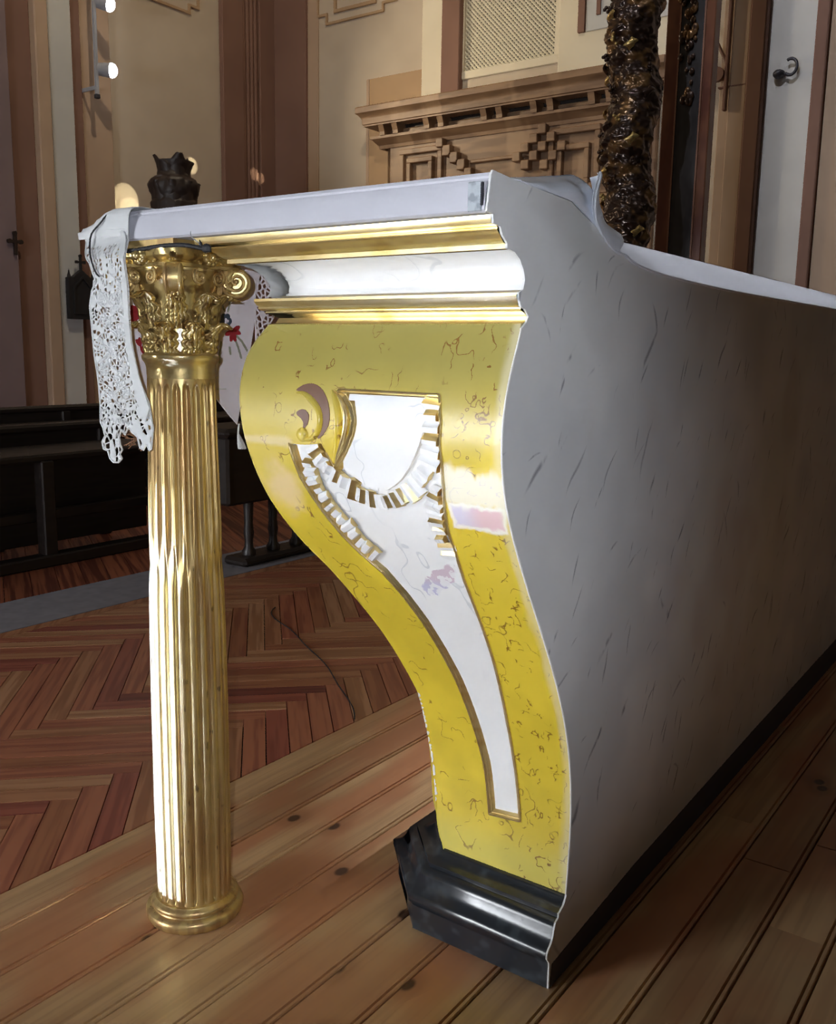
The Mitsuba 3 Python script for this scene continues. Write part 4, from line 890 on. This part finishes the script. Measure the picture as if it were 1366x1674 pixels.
# pews
for i, (yp, x0, x1) in enumerate([(2.66, -.6, 1.62), (3.7, -.6, 3.6)]):
    P_ = thing('pew', ['dark wooden pew with a low base rail just beyond the grey floor strip', 'dark wooden pew standing behind the front pew'][i], 'pew')
    part(P_, 'seat', box(x0, x1, yp + .03, yp + .36, .400, .430, .008), 'mat_dark_wood', smooth=False)
    part(P_, 'backrest', box(x0, x1, yp + .40, yp + .43, .18, .498, .008), 'mat_dark_wood', smooth=False)
    part(P_, 'top_rail', box(x0, x1, yp + .385, yp + .455, .475, .510, .01), 'mat_dark_wood', smooth=False)
    part(P_, 'base_rail', box(x0, x1, yp, yp + .07, 0, .045, .006), 'mat_dark_wood', smooth=False)
    part(P_, 'stretcher', box(x0, x1, yp + .10, yp + .14, .16, .205, .006), 'mat_dark_wood', smooth=False)
    part(P_, 'front_board', box(x0, x1, yp + .20, yp + .22, .05, .40, .004), 'mat_dark_wood', smooth=False)
    for xl in np.arange(x0 + .04, x1 - .02, .52):
        part(P_, 'leg', box(xl, xl + .055, yp + .02, yp + .075, .04, .405, .005), 'mat_dark_wood', smooth=False)
        part(P_, 'rear_leg', box(xl, xl + .05, yp + .385, yp + .43, 0, .48, .005), 'mat_dark_wood', smooth=False)
KN = thing('kneeler', 'black wooden kneeler on turned legs standing across the grey floor strip', 'kneeler')
part(KN, 'foot', box(1.455, 2.45, 2.075, 2.20, 0.0015, .035, .012), 'mat_dark_wood', smooth=False)
for k in range(4):
    xk = 1.535 + k * .135
    part(KN, 'leg', lathe([(.0,.03),(.026,.03),(.028,.05),(.018,.065),(.016,.09),(.021,.12),(.017,.16),(.020,.24),(.024,.26),(.0,.265)], 20, xk, 2.135), 'mat_dark_wood', smooth=40)
part(KN, 'box', box(1.36, 2.45, 2.06, 2.30, .255, .515, .01), 'mat_dark_wood', smooth=False)
part(KN, 'pad', box(1.35, 2.46, 2.05, 2.31, .51, .545, .014), 'mat_dark_wood', smooth=False)
FC = thing('floor_cable', 'thin dark cable lying across the red parquet behind the altar', 'cable')
cb = [(1.13,1.60),(1.03,1.50),(.985,1.40),(.90,1.26),(.80,1.09),(.70,.96),(.60,.83),(.56,.795)]
part(FC, 'cable', tube(np.column_stack([spline(cb, 60), np.full(60, .0015)]), .0016, 6), 'mat_cord', smooth=True)

# portal
PO = thing('stone_portal', 'carved brown door surround with a bracketed cornice and stepped fret frieze on the back wall', 'doorway')
X0 = XW - .04
part(PO, 'frieze_board', box(X0 - .10, X0, 2.55, 5.223, 2.15, 2.90, .01), 'mat_portal', smooth=False)
part(PO, 'jamb', box(X0 - .10, X0, 4.65, 5.223, 0, 2.15, .01), 'mat_portal', smooth=False)
part(PO, 'jamb', box(X0 - .10, X0, 2.55, 3.05, 0, 2.15, .01), 'mat_portal', smooth=False)
part(PO, 'door_leaf', box(X0 - .04, X0, 3.05, 4.65, 0, 2.15, .01), 'mat_dark_wood', smooth=False)
def cornice_run(pr, y0, y1):
    """profile [(projection, z)] along y with mitred returns at the left end"""
    rows = [[(X0, y1 + d, z) for d, z in pr], [(X0 - d, y1 + d, z) for d, z in pr], [(X0 - d, y0, z) for d, z in pr], [(X0, y0, z) for d, z in pr]]
    return grid_mesh(np.array(rows), flip=True)
part(PO, 'lower_cornice', cornice_run([(.08,2.735),(.112,2.735),(.120,2.765),(.140,2.785),(.165,2.812),(.178,2.818),(.178,2.842),(.08,2.846)], 2.45, 5.223), 'mat_portal', smooth=30)
part(PO, 'soffit_shade_band', cornice_run([(.04,2.842),(.065,2.845),(.065,2.938),(.04,2.94)], 2.45, 5.223), 'mat_dark_wood', smooth=False)  # near-black colour paints the shade in the gaps between the brackets
part(PO, 'upper_cornice', cornice_run([(.10,2.930),(.224,2.930),(.224,2.943),(.234,2.948),(.237,2.995),(.246,3.012),(.262,3.030),(.278,3.042),(.282,3.047),(.282,3.094),(.274,3.104),(.10,3.114)], 2.45, 5.223), 'mat_portal', smooth=25)
for yc in (5.170, 4.655, 4.040, 3.545, 3.010, 2.52):
    for s_m in (-1, 1):
        bp_ = sg.Polygon([(.06, 2.842), (.190, 2.842), (.192, 2.872), (.205, 2.902), (.218, 2.931), (.06, 2.931)])
        v, f = prism2(bp_, -.030, .030)
        part(PO, 'modillion', trimesh.Trimesh(np.column_stack([X0 - v[:, 0], yc + s_m * .078 + v[:, 2], v[:, 1]]), f, process=False), 'mat_portal', smooth=False)
XF = X0 - .10
def raised(y0, y1, z0, z1, d=.035): return box(XF - d, XF + .005, y0, y1, z0, z1, .006)
def frame(y0, y1, z0, z1, w, d, nm='fret_band', m='mat_portal'):
    for a in ((y0, y1, z1 - w, z1), (y0, y1, z0, z0 + w), (y0, y0 + w, z0 + w, z1 - w), (y1 - w, y1, z0 + w, z1 - w)):
        part(PO, nm, raised(*a, d), m, smooth=False)
part(PO, 'fret_band', raised(2.584, 2.64, 2.25, 2.70, .045), 'mat_portal', smooth=False)
frame(4.594, 5.08, 2.19, 2.70, .05, .040); frame(4.692, 4.985, 2.23, 2.61, .045, .055)
frame(3.023, 3.50, 2.19, 2.70, .05, .040); frame(3.11, 3.405, 2.23, 2.56, .045, .055)
part(PO, 'fret_band', raised(3.62, 4.30, 2.505, 2.535, .030), 'mat_portal', smooth=False)
# stepped blocks (fret corners)
for (ys, zs_, dy, n) in ((4.609, 2.753, -.081, 4), (4.536, 2.670, -.081, 4), (3.555, 2.753, .081, 4), (3.468, 2.680, .081, 4), (3.365, 2.597, .081, 3)):
    for k in range(n):
        part(PO, 'fret_block', raised(ys + dy * k - .045, ys + dy * k + .033, zs_ - .068 * k - .083, zs_ - .068 * k - .005, .075), 'mat_portal', smooth=False)

# solomonic column
SO = thing('twisted_column', 'dark gilded twisted column wound with vines, at the right behind the satin cloth', 'column')
sx, sy = 4.6, 1.962
nz, nt = 420, 96; zv = np.linspace(.9, 3.6, nz); tv = np.linspace(0, 2 * np.pi, nt, endpoint=False)
Zg, Tg = np.meshgrid(zv, tv, indexing='ij'); ph = Zg * 2 * np.pi / .62
ox, oy = .014 * np.cos(ph), .014 * np.sin(ph)
Rr = .146 + .010 * np.cos(Tg - ph) + .0 * Zg
base = np.stack([sx + ox + Rr * np.cos(Tg), sy + oy + Rr * np.sin(Tg), Zg], -1)
nn_ = meshkit.fbm(base * 17, 3); n2 = meshkit.noise(base * 44, 4)
Rr = Rr + .050 * (nn_ - .45) + .016 * (n2 - .5)
part(SO, 'shaft', grid_mesh(np.stack([sx + ox + Rr * np.cos(Tg), sy + oy + Rr * np.sin(Tg), Zg], -1), closed_u=True, flip=True), 'mat_solomon', smooth=60)
part(SO, 'pedestal', cat([box(sx - .2, sx + .2, sy - .2, sy + .2, 0, .82, .012), lathe([(.0, .82), (.18, .82), (.185, .85), (.15, .88), (.14, .905), (.0, .905)], 48, sx, sy)]), 'mat_red_marble', smooth=30)
sr = np.random.default_rng(21)
def sol_pt(z, a, r): ph = z * 2 * np.pi / .62; return np.array([sx + .014 * math.cos(ph) + (r + .022) * math.cos(a), sy + .014 * math.sin(ph) + .022 * math.sin(a) + r * math.sin(a), z])
for k in range(34):  # some pieces get brighter gilt, standing in for glints on the lit side
    z = 1.55 + 1.5 * (k + .5) / 34; a = math.pi * .5 + sr.uniform(.1, 1.5) if k % 3 else math.pi + sr.uniform(-.3, 1.2); gs = []
    if k % 2:
        for b in range(9):
            s = trimesh.creation.icosphere(subdivisions=2, radius=.0105); s.apply_translation(sol_pt(z, a, .138) + sr.normal(0, .013, 3)); gs.append(s)
        part(SO, 'grapes', cat(gs), 'mat_leafgold' if k % 5 == 0 else 'mat_solomon', smooth=True)
    else:
        U, V = np.meshgrid(np.linspace(-1, 1, 9), np.linspace(0, 1, 9)); w = .034 * np.sin(np.pi * np.clip(V * .9 + .08, 0, 1)) * (.75 + .25 * np.cos(V * 12))
        c = [[sol_pt(z + .05 * (vv - .5) + .01 * uu, a + uu * ww / .13, .137 + .02 * math.sin(vv * 3) - .008 * uu * uu) for uu, vv, ww in zip(ur, vr, wr)] for ur, vr, wr in zip(U, V, w)]
        part(SO, 'vine_leaf', shell(np.array(c), .004), 'mat_leafgold' if k % 4 == 0 else 'mat_solomon', smooth=50)
# altarpiece pillar
AP = thing('altarpiece_pillar', 'tall dark red and black marble pillar to the right of the twisted column', 'pillar')
pxx, yA, yB = 5.2, 1.692, 2.012
part(AP, 'shaft', box(pxx, pxx + .10, yA, yB, 0, 4.6, .006), 'mat_red_marble', smooth=False)
part(AP, 'black_panel', box(pxx - .004, pxx + .02, yA + .062, yB - .092, .9, 4.4), 'mat_black_marble', smooth=False)
for yy_ in (yA + .064, yB - .095): part(AP, 'gilt_line', box(pxx - .010, pxx + .01, yy_ - .005, yy_ + .005, .9, 4.4), 'mat_bole', smooth=False)
ornm = []
for k in range(60):
    t = sr.random(); s = trimesh.creation.icosphere(subdivisions=2, radius=sr.uniform(.012, .026)); s.apply_scale([.6, 1, 1.3]); s.apply_translation([pxx - .012, (yA + yB) / 2 - .01 + sr.normal(0, .045 * (1 - .65 * t)), 3.3 - .85 * t]); ornm.append(s)
part(AP, 'carved_drop', cat(ornm), 'mat_solomon', smooth=50, label='carved drop of fruit and leaves')
part(AP, 'lit_wall_strip', box(pxx + .05, pxx + .095, yB + .003, yB + .030, 0, 2.56, .003), 'mat_pale', smooth=False, label='pale strip standing for lit wall along the left side')  # pale colour stands in for a lit slice of wall
# bell pulley and hook on the right wall
BP = thing('bell_pulley', 'brown disc and slanting rod fixed to the wall beside the marble pillar', 'pulley')
dsk = trimesh.creation.cylinder(radius=.052, height=.04, sections=40); dsk.apply_transform(trimesh.geometry.align_vectors([0, 0, 1], [1, 0, 0])); dsk.apply_translation([XW - .20, 2.072, 2.927])
part(BP, 'disc', dsk, 'mat_bole', smooth=30); part(BP, 'rod', tube([(XW - .19, 2.150, 3.275), (XW - .19, 2.010, 3.0)], .012, 8), 'mat_bole', smooth=True)
part(BP, 'mount', box(XW - .18, XW - .12, 2.045, 2.10, 2.90, 2.955), 'mat_bole', smooth=False)
part(BP, 'bar', box(XW - .21, XW - .165, 1.992, 2.018, 2.66, 3.75, .006), 'mat_bole', smooth=False)
HK = thing('wall_hook', 'small grey hooked bracket on the pale wall strip at the upper right', 'hook')
t = np.linspace(-.6, 3.9, 24); part(HK, 'hook', tube(np.column_stack([np.full(24, XW - .17), 1.548 - .046 * np.sin(t), 2.912 + .056 * np.cos(t)]), .011, 8), 'mat_iron', smooth=True)
part(HK, 'knob', (lambda s: (s.apply_scale([.05, .042, .032]), s.apply_translation([XW - .16, 1.628, 2.875]), s)[2])(trimesh.creation.icosphere(subdivisions=3)), 'mat_iron', smooth=True)
part(HK, 'stem', tube([(XW - .165, 1.63, 2.878), (XW - .17, 1.555, 2.862)], .010, 8), 'mat_iron', smooth=True)

# added rug out of view, its pale pile bouncing the sun at the column
RUG = thing('bounce_rug', 'added cream rug out of view, bouncing sun toward the fluted column', 'rug')
part(RUG, 'pile', box(-2.05, -.535, -.20, 1.36, .0012, .0070, .002), 'mat_rug', smooth=False)
for yr in (-.165, 1.325): part(RUG, 'border_band', box(-2.02, -.565, yr - .018, yr + .018, .0060, .0080, .0008), 'mat_tan', smooth=False)
